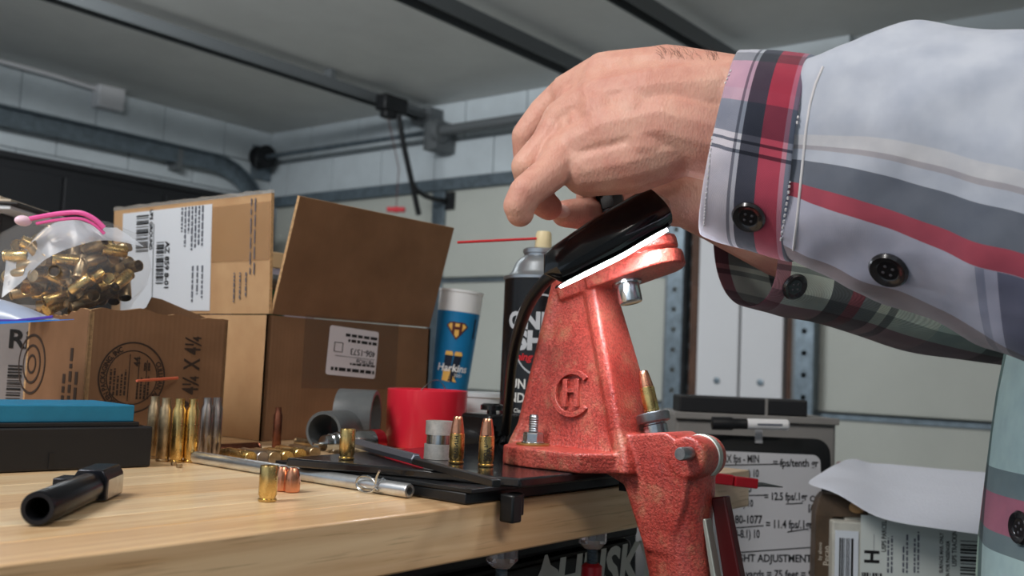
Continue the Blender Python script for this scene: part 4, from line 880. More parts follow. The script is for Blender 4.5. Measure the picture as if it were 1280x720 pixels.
# ---------------------------------------------------------------- cart on the right with board, parcel and towel
CT = -.285
cart = empty('side_cart', (1.22, .10, FZ+.001), 'dark low cart at the bench end carrying the board and parcel', 'cart')
slab('cart_top', (0, 0, CT-.012-FZ-.001), (.58, .56, .022), m_blk, cart, .003)
for a in (-.265, .265):
    for b_ in (-.255, .255): slab('leg', (a, b_, (CT-.024-FZ)/2), (.03, .03, CT-.024-FZ-.002), m_leg, cart)
xr_ = V((_rt.x, _rt.y, 0)).normalized(); bk = V((FW.x, FW.y, 0)).normalized()
tr = W(1038, 549, 1.10); up_ = (Z_*.985+bk*.17).normalized(); bwid = .225
hb_ = (tr.z-CT-.001)/up_.z
bl = tr-up_*hb_-xr_*bwid
board = empty('dry_erase_board', bl, 'white dry-erase board with black frame and handwritten sums', 'whiteboard')
Mw = frame(bl, xr_, up_); Tb = Matrix.Translation(-bl) @ Mw
def rr2(x0, x1, y0, y1, r): return [(x+(x0+x1)/2, y+(y0+y1)/2) for x, y in rrect(x1-x0, y1-y0, r)]
MB().prism(rr2(0, bwid, 0, hb_, .016), -.008, -.0006, Tb).build('frame', m_blackp, board, .001)
bi = plane_xy(Mw, 1022, 553); MB().prism(rr2(.012, bwid-.012, .012, hb_-.018, .008), -.0005, .0003, Tb).build('writing_surface', mat('board_white', (196, 196, 200), .3), board)  # white dulled to carry the shade cast by the person
a1, b1 = plane_xy(Mw, 948, 545); MB().box((a1, b1+.002, .0012), (.008, .020, .0012), Tb).build('clip', mat('board_white'), board)
mk = mat('marker_black', (26, 26, 30), .5)
def write(s, px, py, size, sx=.85, und=None):
    a, b__ = plane_xy(Mw, px, py); text(s, size, Tb @ Matrix.Translation((a, b__, .0005)) @ Matrix.Rotation(math.radians(2), 4, 'Z'), mk, board, name='handwriting', sx=sx, shear=.08, bold=.00025)
def rule(px0, py0, px1, py1, t=.0011):
    a, b__ = plane_xy(Mw, px0, py0); c, d_ = plane_xy(Mw, px1, py1); MB().tube([(a, b__, .0006), (c, d_, .0006)], t/2, 6, True, Tb).build('handwriting', mk, board)
write('MAX fps - MIN', 896, 578, .0120, .62); rule(885, 582, 978, 580); write('= fps/tenth gr', 966, 583, .0115, .78); write('(V   - Vmin) 10', 899, 596, .0115, .62)
write('1215-1090', 900, 615, .0105, .75); rule(890, 620, 956, 619); write('(9.0-8.1) 10', 906, 633, .0105, .62); write('= 12.5 fps/.1gr', 955, 625, .0115, .70); rule(982, 630, 1003, 629)
write('1180-1077', 908, 654, .0120, .74); rule(905, 661, 954, 657); write('(9.0-8.1) 10', 909, 672, .0120, .62); write('= 11.4 fps/.1gr', 957, 660, .0120, .72); rule(984, 665, 1010, 661)
write('OAM', 1012, 627, .009, .9); write('[ACC #7]', 1010, 638, .009, .75); write('SLGR', 1017, 657, .0085, .7); rule(902, 692, 1030, 683)
write('SIGHT ADJUSTMENT', 913, 702, .0110, .86); write('25 yards = 75 feet = 900in', 918, 722, .0115, .80)
# marker resting on the board's top edge
p0, p1_ = W(889, 529, 1.085), W(986, 531, 1.085); d = p1_-p0; Lm = d.length
e = empty('board_marker', p0, 'white marker with black cap clipped along the top of the board', 'marker', rot=frame((0, 0, 0), d, V((0, 0, 1)).cross(d)).to_3x3().to_euler())
MB().lathe([(.003, 0), (.0070, .001), (.0072, .022), (.0058, .024), (.0056, Lm*.46)], 18, Mr).build('cap', m_blk, e); MB().lathe([(.0055, Lm*.46), (.0060, Lm*.48), (.0058, Lm-.002), (.004, Lm)], 18, Mr).build('barrel', mat('marker_white', (220, 220, 222), .35), e)
MB().box((Lm*.74, -.0058, 0), (Lm*.32, .0006, .0022), None).build('print_stripe', mat('grey_ink'), e)
# grey bin behind the board
tl, t2 = W(846, 510, 1.20), W(1037, 520, 1.20); bw2 = (t2-tl).length+.01; bxo = tl.copy(); bxo.z = CT+.0006
e = empty('grey_bin', bxo, 'grey storage bin with a black strip along its top behind the board', 'bin', rz=math.atan2(xr_.y, xr_.x))
hbn = tl.z-CT-.005
slab('bin_body', (bw2/2, .06, hbn/2), (bw2, .11, hbn), mat('bin_grey', (134, 132, 130), .5, var=.05, vscale=10), e, .004); slab('top_strip', (bw2*.42, .03, hbn+.010), (bw2*.80, .05, .020), m_blk, e, .002); slab('strip_clip', (bw2*.56, .004, hbn+.010), (.003, .003, .020), mat('bin_grey'), e)
slab('bin_lip', (bw2/2, .0025, hbn-.004), (bw2+.004, .006, .008), mat('bin_grey'), e, .001)
p = W(1044, 590, 1.25); e = empty('red_case', (p.x, p.y, CT+.0006), 'small red case just visible between the board and the towel', 'case', rz=math.atan2(xr_.y, xr_.x)); slab('case_body', (0.05, .03, .14), (.06, .06, p.z-CT+.004-.0), mat('case_red', (150, 30, 34), .4), e, .003)
e.children[0].location.z = (p.z-CT+.012)/2-.14+.0; slab('case_latch', (-.01, -.003, .05), (.012, .006, .02), m_steeld, e)
# parcel with postage label
pl0, pl1 = W(1042, 650, 1.00), W(1262, 676, .985); dpx = (pl1-pl0); dpx.z = 0; wP = dpx.length; dpx.normalize()
po_ = pl0.copy(); po_.z = CT+.0006; hP = pl0.z-CT-.002
par = empty('parcel', po_, 'worn white parcel with a postage label and barcodes under the towel', 'parcel', rz=math.atan2(dpx.y, dpx.x))
slab('parcel_body', (wP/2, .07, hP/2), (wP, .135, hP), mat('parcel_card', (202, 200, 190), .6, var=.08, vscale=40), par, .0015)
Mp_ = frame((0, 0, 0), X_, Z_) @ Matrix.Translation((0, -.0, .0)); Mp_ = frame((0, .0021, 0), X_, Z_); Mpw = Matrix.LocRotScale(po_, Euler((0, 0, math.atan2(dpx.y, dpx.x))), None) @ frame((0, .0025, 0), X_, Z_)
pf = lambda px, py: plane_xy(Mpw, px, py)
def plabel(x0, y0, x1, y1, nm, mt): 
    a, b__ = pf(x0, y1); c, d_ = pf(x1, y0); return MB().box(((a+c)/2, (b__+d_)/2, .0005), (abs(c-a), abs(d_-b__), .0003), Mp_).build(nm, mt, par)
l1 = plabel(1042, 664, 1073, 760, 'barcode_label', m_lab); l2 = plabel(1074, 652, 1236, 760, 'postage_label', mat('postage_paper', (216, 222, 218), .5))
Mi_ = Mp_ @ Matrix.Translation((0, 0, .0008))
st = MB(); a, b__ = pf(1049, 672); c, d_ = pf(1066, 760); bars(st, Mi_, a, c, d_, b__, True, 14, 71); st.build('barcode', ink, l1); st = MB(); a, b__ = pf(1200, 672); c, d_ = pf(1228, 760); bars(st, Mi_, a, c, d_, b__, False, 44, 72); st.build('barcode', ink, l2); st = MB(); a, b__ = pf(1077, 715); c, d_ = pf(1102, 760); bars(st, Mi_, a, c, b__, d_, True, 16, 73); st.build('barcode', ink, l2)
def ptxt(s, px, py, size, rot=90, sx=.85, bold=.0001):
    a, b__ = pf(px, py); text(s, size, Mi_ @ Matrix.Translation((a, b__, 0)) @ Matrix.Rotation(math.radians(rot), 4, 'Z'), ink, l2, sx=sx, bold=bold)
ptxt('H', 1098, 705, .020, 90, .95, .0006); ptxt('USPS PARCEL', 1107, 690, .0062); ptxt('USPS TRACKING #', 1195, 708, .0062); ptxt('SURFACE MAIL ONLY', 1178, 716, .0048); ptxt('FORBIDDEN FOR PASSENGER', 1186, 745, .0048)
st = MB(); Mr9 = Mi_ @ Matrix.Rotation(math.pi/2, 4, 'Z'); 
for x_, n_, sd_ in ((1117, 2, 81), (1136, 2, 82), (1150, 2, 83)):
    a, b__ = pf(x_, 660); c, d_ = pf(x_, 716); e_, _ = pf(x_-9, 660); lines(st, Mr9, d_, b__, -e_, -a, n_, sd_, .5)
a, b__ = pf(1088, 664); a, b__ = pf(1092, 680); st.box((a, b__, 0), (.0004, .02, .0002), Mi_); st.build('fine_print', mat('grey_ink'), l2)
sc_ = slab('flattened_flap', (.04, .02, hP+.004), (.05, .004, .012), mat('parcel_card'), par)
# brown printed bag behind the parcel
p = W(1020, 650, 1.02); zt = W(1022, 648, 1.02).z-CT; p.z = CT+.0006
e = empty('brown_sack', p, 'brown printed paper sack with a green corner beside the parcel', 'sack', rz=math.atan2(xr_.y, xr_.x)-.2)
m_sk = mat('sack_brown', (84, 66, 48), .6, var=.2, vscale=30)
def sq(x0, x1, y0, y1, z): return [(x0, y0, z), (x1, y0, z), (x1, y1, z), (x0, y1, z)]
zl = hP+.003
MB().rings([sq(.0, .0165, 0, .05, 0), sq(-.001, .0170, -.001, .05, zt*.5), sq(.0, .0165, 0, .05, zl-.001), sq(.0, .050, .0, .05, zl+.001), sq(.003, .052, .004, .035, zl+.016), sq(.006, .056, .006, .030, zl+.021)]).build('sack_body', m_sk, e, .0008)
slab('green_corner', (.062, .016, zl+.013), (.016, .012, .018), mat('sack_green', (24, 92, 60), .5), e, .001)
MB().ball((.040, .0015, zl+.010), .008, 14, 8, (1, .25, .8)).build('printed_nut', mat('nut_tan', (196, 150, 100), .6), e)
text('Pecan', .0085, frame((.0135, -.0008, zl-.050), Z_, -X_, -Y_), mat('sack_ink', (206, 196, 180), .6), e); text('by above', .0050, frame((.006, -.0008, zl-.045), Z_, -X_, -Y_), mat('sack_ink'), e)
# paper towel draped over the parcel
tw = [[W(1003, 606, 1.03), W(1058, 565, 1.10), W(1075, 575, 1.13)], [W(1040, 613, 1.0), W(1082, 582, 1.08), W(1088, 579, 1.12)], [W(1070, 632, .975), W(1095, 600, 1.05), W(1105, 579, 1.11)], [W(1100, 652, .965), W(1125, 615, 1.03), W(1150, 583, 1.10)], [W(1170, 661, .955), W(1180, 620, 1.01), W(1200, 588, 1.09)], [W(1240, 671, .95), W(1245, 630, 1.0), W(1260, 592, 1.08)], [W(1330, 684, .94), W(1330, 640, .99), W(1340, 600, 1.07)]]
tb = MB(); to = tw[3][0].copy(); n_ = 10
rows = []
for r in tw:
    row = []
    for k in range(n_+1):
        t = k/n_; p = r[0]*(1-t)**2+r[1]*2*t*(1-t)+r[2]*t*t; p = p+UP*.0012*noise.noise(p*60); row.append(tuple(p-to))
    rows.append(row)
vs = [q for r in rows for q in r]; fs = [(i*(n_+1)+k, (i+1)*(n_+1)+k, (i+1)*(n_+1)+k+1, i*(n_+1)+k+1) for i in range(len(rows)-1) for k in range(n_)]
tb.add(vs, fs); o = tb.build('paper_towel', mat('towel_white', (226, 230, 242), .8, bump=.5, bscale=420), None, subsurf=2, solid=.0012, loc=to); tag(o, 'white paper towel draped over the parcel beside the shirt', 'paper towel')
# ---------------------------------------------------------------- the person: hands, forearms and plaid shirt
mt = bpy.data.materials.new('skin'); mt.use_nodes = True; nt = mt.node_tree; b = nt.nodes['Principled BSDF']; L = nt.links
tcn = nt.nodes.new('ShaderNodeTexCoord')
ra = ramp(nz(38, 6, .6).outputs['Fac'], [(.30, (200, 136, 120)), (.5, (214, 158, 140)), (.70, (222, 174, 154))])
L.new(ra.outputs[0], b.inputs['Base Color']); b.inputs['Roughness'].default_value = .55; b.inputs['Subsurface Weight'].default_value = .12; b.inputs['Subsurface Radius'].default_value = (.006, .0025, .0015); b.inputs['Subsurface Scale'].default_value = .5
wv = nt.nodes.new('ShaderNodeTexVoronoi'); wv.inputs['Scale'].default_value = 780; mp = nt.nodes.new('ShaderNodeMapping'); mp.inputs['Scale'].default_value = (1, 1, .45); L.new(tcn.outputs['Object'], mp.inputs[0]); L.new(mp.outputs[0], wv.inputs['Vector'])
w2 = nz(150, 5, .7); ad = nt.nodes.new('ShaderNodeMath'); ad.operation = 'ADD'; L.new(wv.outputs['Distance'], ad.inputs[0]); L.new(w2.outputs['Fac'], ad.inputs[1])
bp = nt.nodes.new('ShaderNodeBump'); bp.inputs['Strength'].default_value = .36; bp.inputs['Distance'].default_value = .0006; L.new(ad.outputs[0], bp.inputs['Height']); L.new(bp.outputs[0], b.inputs['Normal'])
m_skin = mt
po2 = V((.80, -.40, FZ+.001))
hb = MB()
def cap(p0, r0, p1, r1, n=9):
    """a tapering limb segment: closed loft with round ends"""
    d = p1-p0; Lg = d.length; t = d.normalized(); nrm = t.orthogonal().normalized(); bn = t.cross(nrm); rs = []
    prof = [(-r0*math.cos(a), r0*math.sin(a)) for a in [math.pi/2*k/4 for k in range(0, 5)]] + [(Lg*k/4, r0+(r1-r0)*k/4) for k in range(1, 4)] + [(Lg+r1*math.sin(a), r1*math.cos(a)) for a in [math.pi/2*k/4 for k in range(0, 5)]]
    for z, r in prof: rs.append([p0+t*z+(nrm*math.cos(2*math.pi*k/14)+bn*math.sin(2*math.pi*k/14))*max(r, 1e-4) for k in range(14)])
    hb.rings(rs)
def chain(*js):
    for (a, b__) in zip(js, js[1:]): cap(W(*a[:3]), a[3], W(*b__[:3]), b__[3])
# near hand (back of the hand towards the camera)
W1, W2 = (912, 125, .590, .0265), (905, 178, .582, .0245)
chain((1010, 150, .566, .034), W1); chain((1010, 190, .560, .033), W2); chain((1100, 220, .54, .038), (1010, 165, .562, .034)); chain((1290, 270, .50, .043), (1100, 220, .54, .038))
chain(W1, (835, 102, .603, .0222), (760, 103, .620, .0195), (713, 118, .634, .0140))
chain(W1, (820, 128, .596, .0245), (755, 132, .608, .0205), (706, 152, .616, .0145))
chain(W2, (835, 160, .588, .0240), (765, 172, .596, .0220), (708, 192, .601, .0142))
chain(W2, (852, 182, .585, .0180), (790, 200, .590, .0205), (735, 212, .596, .0165), (708, 192, .601, .0142))
chain(W1, (830, 100, .62, .022), (770, 100, .64, .018), (722, 112, .655, .0135))
for a_, b__ in (((760, 112, .618, .0205), (760, 150, .602, .0215)), ((760, 150, .602, .0215), (768, 188, .596, .0212)), ((830, 112, .602, .0232), (838, 165, .588, .0235)), ((722, 132, .624, .0150), (722, 172, .607, .0152)), ((795, 110, .610, .0225), (800, 150, .595, .0235)), ((800, 150, .595, .0235), (805, 185, .590, .0225)), ((740, 125, .622, .0175), (738, 168, .604, .0180)), ((738, 168, .604, .0180), (742, 200, .598, .0175))): chain(a_, b__)
# fingers, from the far index to the near little finger
chain((722, 112, .655, .0135), (684, 150, .662, .0105), (715, 205, .668, .0092), (738, 232, .664, .0080))
chain((713, 118, .638, .0140), (682, 140, .641, .0108), (659, 170, .642, .0102), (662, 226, .650, .0094), (680, 250, .652, .0085))
chain((706, 152, .617, .0145), (684, 181, .612, .0108), (659, 208, .608, .0100), (668, 246, .619, .0092), (686, 259, .630, .0086))
chain((708, 192, .601, .0142), (686, 218, .588, .0110), (658, 240, .578, .0102), (649, 257, .578, .0095), (650, 266, .579, .0084))
# near thumb on the far side reaching the die cap
chain((840, 130, .64, .018), (790, 175, .670, .0145), (758, 215, .688, .0105), (744, 238, .694, .0088))
# far hand: thumb towards the camera, fingers behind the die
chain((706, 267, .646, .0090), (722, 267, .652, .0102), (750, 266, .682, .0105), (800, 254, .700, .0145), (862, 246, .690, .0220), (905, 262, .698, .0250))
chain((735, 245, .690, .0085), (770, 232, .700, .0098), (815, 222, .712, .0150), (870, 236, .704, .0220), (905, 262, .698, .0250), (985, 300, .722, .0290), (1100, 335, .757, .0340), (1300, 382, .83, .036))
chain((740, 256, .700, .0085), (785, 246, .716, .0100), (835, 240, .722, .0160), (880, 250, .71, .02))
hands = hb; hb = MB()
# trunk inside the shirt, joined to both forearms through elbows and upper arms
LEl, REl = W(1290, 270, .50), W(1300, 382, .83)
def capw(p0, r0, p1, r1): cap(V(p0), r0, V(p1), r1)
LS, RS = V((.585, -.52, .40)), V((.985, -.50, .40))
E1 = LEl+(LEl-W(1100, 220, .54)).normalized()*.10; E2 = REl+(REl-W(1100, 335, .757)).normalized()*.04
capw(LEl, .043, E1, .045); capw(E1, .045, LS, .055); capw(REl, .042, E2, .044); capw(E2, .044, RS, .055)
capw((.70, -.46, .32), .12, (.86, -.46, .32), .12); capw((.73, -.44, 0), .13, (.86, -.44, 0), .13); capw((.79, -.44, .30), .13, (.79, -.42, -.25), .14); capw((.73, -.44, -.25), .125, (.86, -.44, -.25), .125)
capw((.62, -.50, .40), .06, (.95, -.50, .40), .06); capw((.785, -.49, .40), .058, (.785, -.47, .52), .052)
body = wbuild = None
def fused(mb, vox, it):
    mb.v = [tuple(V(p)-po2) for p in mb.v]; o = mb.build('tmp', m_skin)
    md = o.modifiers.new('fuse', 'REMESH'); md.mode = 'VOXEL'; md.voxel_size = vox; md.use_smooth_shade = True
    md = o.modifiers.new('soften', 'SMOOTH'); md.iterations = it; md.factor = .5
    dg = bpy.context.evaluated_depsgraph_get(); me = bpy.data.meshes.new_from_object(o.evaluated_get(dg)); bpy.data.objects.remove(o); return me
me1, me2 = fused(hands, .0012, 3), fused(hb, .006, 5)
bm = bmesh.new(); bm.from_mesh(me1); bm.from_mesh(me2); me = bpy.data.meshes.new('person'); bm.to_mesh(me); bm.free()
for p in me.polygons: p.use_smooth = True
me.materials.append(m_skin); person = bpy.data.objects.new('person', me); COL.objects.link(person); person.location = po2
tag(person, 'person in a faded plaid shirt with both hands on the press die', 'person')
# thumb nail
tn = W(701, 264, .6375); nx = (W(720, 266, .63)-W(700, 264, .63)).normalized()
nl = MB().ball((0, 0, 0), .0052, 14, 8, (1.2, .85, .22), frame(tn-po2, nx, UP, None)).build('thumb_nail', mat('nail', (232, 190, 178), .25), person)
# -------- plaid cloth: U runs along the sleeve in metres, V is the height across it (0 top, 1 bottom)
def plaid(name, vst, ust, mask=None, weave=5200, uscale=1.0):
    mt = bpy.data.materials.new(name); mt.use_nodes = True; nt = mt.node_tree; b = nt.nodes['Principled BSDF']; L = nt.links
    uv = nt.nodes.new('ShaderNodeUVMap'); uv.uv_map = 'UVMap'; sp = nt.nodes.new('ShaderNodeSeparateXYZ'); L.new(uv.outputs[0], sp.inputs[0])
    def rmp(out, st, scale=1.0, interp='CONSTANT'):
        m_ = nt.nodes.new('ShaderNodeMath'); m_.operation = 'MULTIPLY'; m_.inputs[1].default_value = scale; L.new(out, m_.inputs[0])
        r = nt.nodes.new('ShaderNodeValToRGB'); r.color_ramp.interpolation = interp; el = r.color_ramp.elements
        el[0].position, el[0].color = st[0][0], lin(st[0][1]); el[1].position, el[1].color = st[-1][0], lin(st[-1][1])
        for p, c in st[1:-1]: q = el.new(p); q.color = lin(c)
        L.new(m_.outputs[0], r.inputs[0]); return r
    rv = rmp(sp.outputs['Y'], vst); ru = rmp(sp.outputs['X'], ust, uscale)
    mx = nt.nodes.new('ShaderNodeMixRGB'); mx.blend_type = 'MULTIPLY'; mx.inputs[0].default_value = 1.0
    if mask is not None:
        g = nt.nodes.new('ShaderNodeMath'); g.operation = 'GREATER_THAN'; g.inputs[1].default_value = mask; L.new(sp.outputs['Y'], g.inputs[0]); L.new(g.outputs[0], mx.inputs[0])
    L.new(rv.outputs[0], mx.inputs[1]); L.new(ru.outputs[0], mx.inputs[2])
    tc = nt.nodes.new('ShaderNodeTexCoord'); n = nt.nodes.new('ShaderNodeTexNoise'); n.inputs['Scale'].default_value = 55; n.inputs['Detail'].default_value = 6; L.new(tc.outputs['Object'], n.inputs['Vector'])
    r3 = nt.nodes.new('ShaderNodeValToRGB'); r3.color_ramp.elements[0].position = .3; r3.color_ramp.elements[1].position = .65; r3.color_ramp.elements[0].color = (.80, .82, .86, 1); r3.color_ramp.elements[1].color = (1, 1, 1, 1); L.new(n.outputs['Fac'], r3.inputs[0])
    m2 = nt.nodes.new('ShaderNodeMixRGB'); m2.blend_type = 'MULTIPLY'; m2.inputs[0].default_value = 1; L.new(mx.outputs[0], m2.inputs[1]); L.new(r3.outputs[0], m2.inputs[2])
    wv = nt.nodes.new('ShaderNodeTexWave'); wv.bands_direction = 'DIAGONAL'; wv.inputs['Scale'].default_value = weave/6.28; wv.inputs['Distortion'].default_value = 1; L.new(tc.outputs['Object'], wv.inputs['Vector'])
    rw = nt.nodes.new('ShaderNodeMapRange'); rw.inputs['To Min'].default_value = .84; rw.inputs['To Max'].default_value = 1.06; L.new(wv.outputs['Fac'], rw.inputs[0])
    m3 = nt.nodes.new('ShaderNodeMixRGB'); m3.blend_type = 'MULTIPLY'; m3.inputs[0].default_value = 1; L.new(m2.outputs[0], m3.inputs[1]); L.new(rw.outputs[0], m3.inputs[2]); L.new(m3.outputs[0], b.inputs['Base Color'])
    n4 = nt.nodes.new('ShaderNodeTexNoise'); n4.inputs['Scale'].default_value = 20; n4.inputs['Detail'].default_value = 2; n4.inputs['Distortion'].default_value = .15; L.new(tc.outputs['Object'], n4.inputs['Vector'])
    b4 = nt.nodes.new('ShaderNodeBump'); b4.inputs['Strength'].default_value = .55; b4.inputs['Distance'].default_value = .008; L.new(n4.outputs['Fac'], b4.inputs['Height'])
    bp = nt.nodes.new('ShaderNodeBump'); bp.inputs['Strength'].default_value = .3; bp.inputs['Distance'].default_value = .0005; L.new(wv.outputs['Fac'], bp.inputs['Height']); L.new(b4.outputs[0], bp.inputs['Normal']); L.new(bp.outputs[0], b.inputs['Normal'])
    b.inputs['Roughness'].default_value = .9; b.inputs['Specular IOR Level'].default_value = .15; b.inputs['Sheen Weight'].default_value = .2
    return mt
WH = (196, 202, 214); LAV = (188, 188, 204); GR = (112, 118, 130); DK = (58, 62, 70); RED = (180, 82, 98); PK = (206, 132, 150); BR = (146, 132, 134)
m_slv = plaid('plaid_sleeve', [(0, WH), (.46, (214, 214, 218)), (.50, (180, 176, 182)), (.515, WH), (.555, GR), (.655, RED), (.715, LAV), (.93, BR)],  # dull stop at mid-height is a fold's shadow painted among the stripes
              [(0, (255, 255, 255)), (.50, (200, 204, 214)), (.52, (245, 245, 250)), (.55, (150, 152, 166)), (.63, (190, 130, 146)), (.69, (176, 110, 128)), (.80, (140, 144, 158)), (.9, (255, 255, 255))], .72, uscale=5.0)
m_cuf = plaid('plaid_cuff', [(0, (200, 206, 212)), (.06, (150, 156, 162)), (.13, (206, 168, 184)), (.30, (206, 176, 190)), (.36, (150, 158, 170)), (.50, (232, 232, 236)), (.52, (120, 126, 138)), (.535, (232, 232, 236)), (.56, (120, 126, 138)), (.575, (225, 225, 232))],
              [(0, (250, 244, 250)), (.30, (150, 150, 160)), (.33, (235, 235, 240)), (.37, (90, 92, 104)), (.56, (214, 88, 108)), (.78, (232, 160, 176)), (.83, (150, 156, 170)), (.96, (230, 230, 236))], None, uscale=18.0)
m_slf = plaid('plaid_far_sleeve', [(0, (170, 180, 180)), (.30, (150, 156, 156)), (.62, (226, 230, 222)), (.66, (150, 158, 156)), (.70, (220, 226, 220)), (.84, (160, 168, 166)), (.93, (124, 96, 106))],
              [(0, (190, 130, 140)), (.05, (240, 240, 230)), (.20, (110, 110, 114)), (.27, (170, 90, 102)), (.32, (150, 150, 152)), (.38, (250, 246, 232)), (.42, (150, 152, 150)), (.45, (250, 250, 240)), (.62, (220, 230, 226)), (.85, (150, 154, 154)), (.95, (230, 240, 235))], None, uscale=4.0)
def sleeve(name, rings, mt, parent, n=40, sol=.0012, wr=.002, seed=0, depthf=.82, flat=.9):
    """rings: (top px, bottom px, depth); a cloth tube, UV = (length, height fraction)"""
    mb = MB(); rs = []; us = []; cs = [W((a[0]+c[0])/2, (a[1]+c[1])/2, d) for a, c, d in rings]; acc = 0
    for i, (a, c, d) in enumerate(rings):
        T, B_ = W(a[0], a[1], d), W(c[0], c[1], d); ctr = (T+B_)/2; h = (T-B_)/2
        axd = (cs[min(i+1, len(cs)-1)]-cs[max(i-1, 0)]).normalized(); sde = axd.cross(h).normalized()*h.length*depthf
        if i: acc += (cs[i]-cs[i-1]).length
        us.append(acc); r = []
        for k in range(n):
            th = 2*math.pi*k/n; cc, ss = math.cos(th), math.sin(th)
            cc2, ss2 = math.copysign(abs(cc)**flat, cc), math.copysign(abs(ss)**flat, ss)
            p = ctr+h*cc2+sde*ss2; f = noise.noise(p*22+V((seed, 0, 0)))*wr + noise.noise(V((p.x*45, p.y*30+p.z*40, p.z*60+seed)))*wr*.55
            edge = 0 if i in (0,) else 1
            p = p+(h*cc+sde*ss).normalized()*f*edge; r.append(p-po2)
        rs.append(r)
    mb.rings(rs, False); o = mb.build(name, mt, parent, ang=75)
    me = o.data; uvl = me.uv_layers.new(name='UVMap')
    for lp in me.loops:
        vi = lp.vertex_index; i, k = divmod(vi, n); uvl.data[lp.index].uv = (us[i], (1-math.cos(2*math.pi*k/n))/2)
    md = o.modifiers.new('thick', 'SOLIDIFY'); md.thickness = sol; md.offset = -1
    md = o.modifiers.new('sub', 'SUBSURF'); md.levels = 2; md.render_levels = 2
    return o
def dens(rings, m_):
    out = []
    for (a, c, d), (a2, c2, d2) in zip(rings, rings[1:]):
        for k in range(m_): t = k/m_; out.append(((a[0]+(a2[0]-a[0])*t, a[1]+(a2[1]-a[1])*t), (c[0]+(c2[0]-c[0])*t, c[1]+(c2[1]-c[1])*t), d+(d2-d)*t))
    return out+[rings[-1]]
cuff = dens([((926, 66), (874, 294), .575), ((945, 65), (900, 304), .572), ((975, 66), (938, 314), .566), ((1024, 72), (990, 328), .557)], 3)
slv = dens([((1020, 72), (986, 325), .558), ((1034, 66), (1002, 332), .555), ((1050, 56), (1030, 344), .551), ((1090, 44), (1080, 366), .544), ((1150, 35), (1150, 398), .533), ((1220, 33), (1220, 428), .520), ((1290, 34), (1292, 456), .505), ((1420, 70), (1430, 520), .480)], 3)
s_near = sleeve('shirt_sleeve', slv, m_slv, person, wr=.0075, seed=3); s_near['label'] = 'faded white near sleeve with grey and red stripes'
cf = sleeve('shirt_cuff', cuff, m_cuf, s_near, wr=.0012, seed=5, sol=.0022); cf['label'] = 'pink and grey plaid cuff'
s_far = sleeve('shirt_sleeve', dens([((925, 222), (934, 384), .715), ((975, 226), (985, 395), .73), ((1060, 250), (1065, 416), .755), ((1160, 270), (1160, 444), .79), ((1255, 290), (1255, 457), .82), ((1340, 300), (1340, 470), .85)], 3), m_slf, person, wr=.004, seed=9, depthf=.8); s_far['label'] = 'shaded far sleeve with dark plaid'
def arm_tube(name, pts, radii, mt, parent, n=36, seed=0):
    mb = MB(); pts = [V(p) for p in pts]; rs = []; us = []; acc = .5; nr = None
    for i, p in enumerate(pts):
        t = (pts[min(i+1, len(pts)-1)]-pts[max(i-1, 0)]).normalized(); nr = UP if nr is None else nr; nr = (nr-t*nr.dot(t)).normalized(); bn = t.cross(nr)
        if i: acc += (p-pts[i-1]).length
        us.append(acc); r = []
        for k in range(n):
            a = 2*math.pi*k/n; d_ = nr*math.cos(a)+bn*math.sin(a); q = p+d_*radii[i]; r.append(q+d_*.005*noise.noise(q*24+V((seed, 0, 0)))-po2)
        rs.append(r)
    mb.rings(rs, False); o = mb.build(name, mt, parent, ang=75); uvl = o.data.uv_layers.new(name='UVMap')
    for lp in o.data.loops:
        i, k = divmod(lp.vertex_index, n); uvl.data[lp.index].uv = (us[i], (1-math.cos(2*math.pi*k/n))/2)
    md = o.modifiers.new('thick', 'SOLIDIFY'); md.thickness = .0012; md.offset = -1; md = o.modifiers.new('sub', 'SUBSURF'); md.levels = 1; md.render_levels = 1
    return o
def upper(E_, S_, first, rad0, mt, nm, seed):
    c = [first]+[first.lerp(E_, .5)+(E_-S_).normalized()*.008, E_+(E_-S_).normalized()*.012]+[E_.lerp(S_, f) for f in (.12, .28, .45, .62, .8, .95)]
    return arm_tube(nm, c, [rad0, rad0*.96, rad0*.90, rad0*.90, .072, .074, .078, .084, .088], mt, person, seed=seed)
cN = W(1440, 280, .477); cF = W(1325, 384, .845)
upper(E1, LS, cN, .080, m_slv, 'upper_sleeve', 2); upper(E2, RS, cF, .056, m_slf, 'upper_sleeve', 6)
# piped seam between cuff and sleeve, and the open placket edge
def seam(pts, r, nm, mt, par): MB().tube([p-po2 for p in pts], r, 8).build(nm, mt, par)
m_stitch = mat('white_stitch', (214, 212, 214), .8)
def surf(px, py, o_, dflt):                                 # first hit of a pixel on one mesh
    return W(px, py, dflt)
# buttons: four-hole, on the cuff, the placket and the far cuff
m_btn = mat('button_dark', (34, 32, 34), .25, coat=.3)
def button(px, py, d, r, nrm, par, lab=None):
    M = frame(W(px, py, d)-po2, RT, UP, None); z = V(nrm).normalized(); x = RT-z*RT.dot(z); M = frame(W(px, py, d)-po2, x, z.cross(x), z)
    o = MB().lathe([(.001, 0), (r, 0), (r*1.02, r*.12), (r*.9, r*.28), (r*.62, r*.2), (r*.55, r*.14), (.0005, r*.14)], 28, M).build('button', m_btn, par)
    st = MB()
    for a, b__ in ((-1, -1), (1, -1), (-1, 1), (1, 1)): st.ball((a*r*.2, b__*r*.2, r*.14), r*.09, 8, 6, (1, 1, .5), M)
    st.build('thread', mat('dark_thread', (86, 82, 86), .8), o)
    return o
from mathutils.bvhtree import BVHTree
dg = bpy.context.evaluated_depsgraph_get()
BV = {}
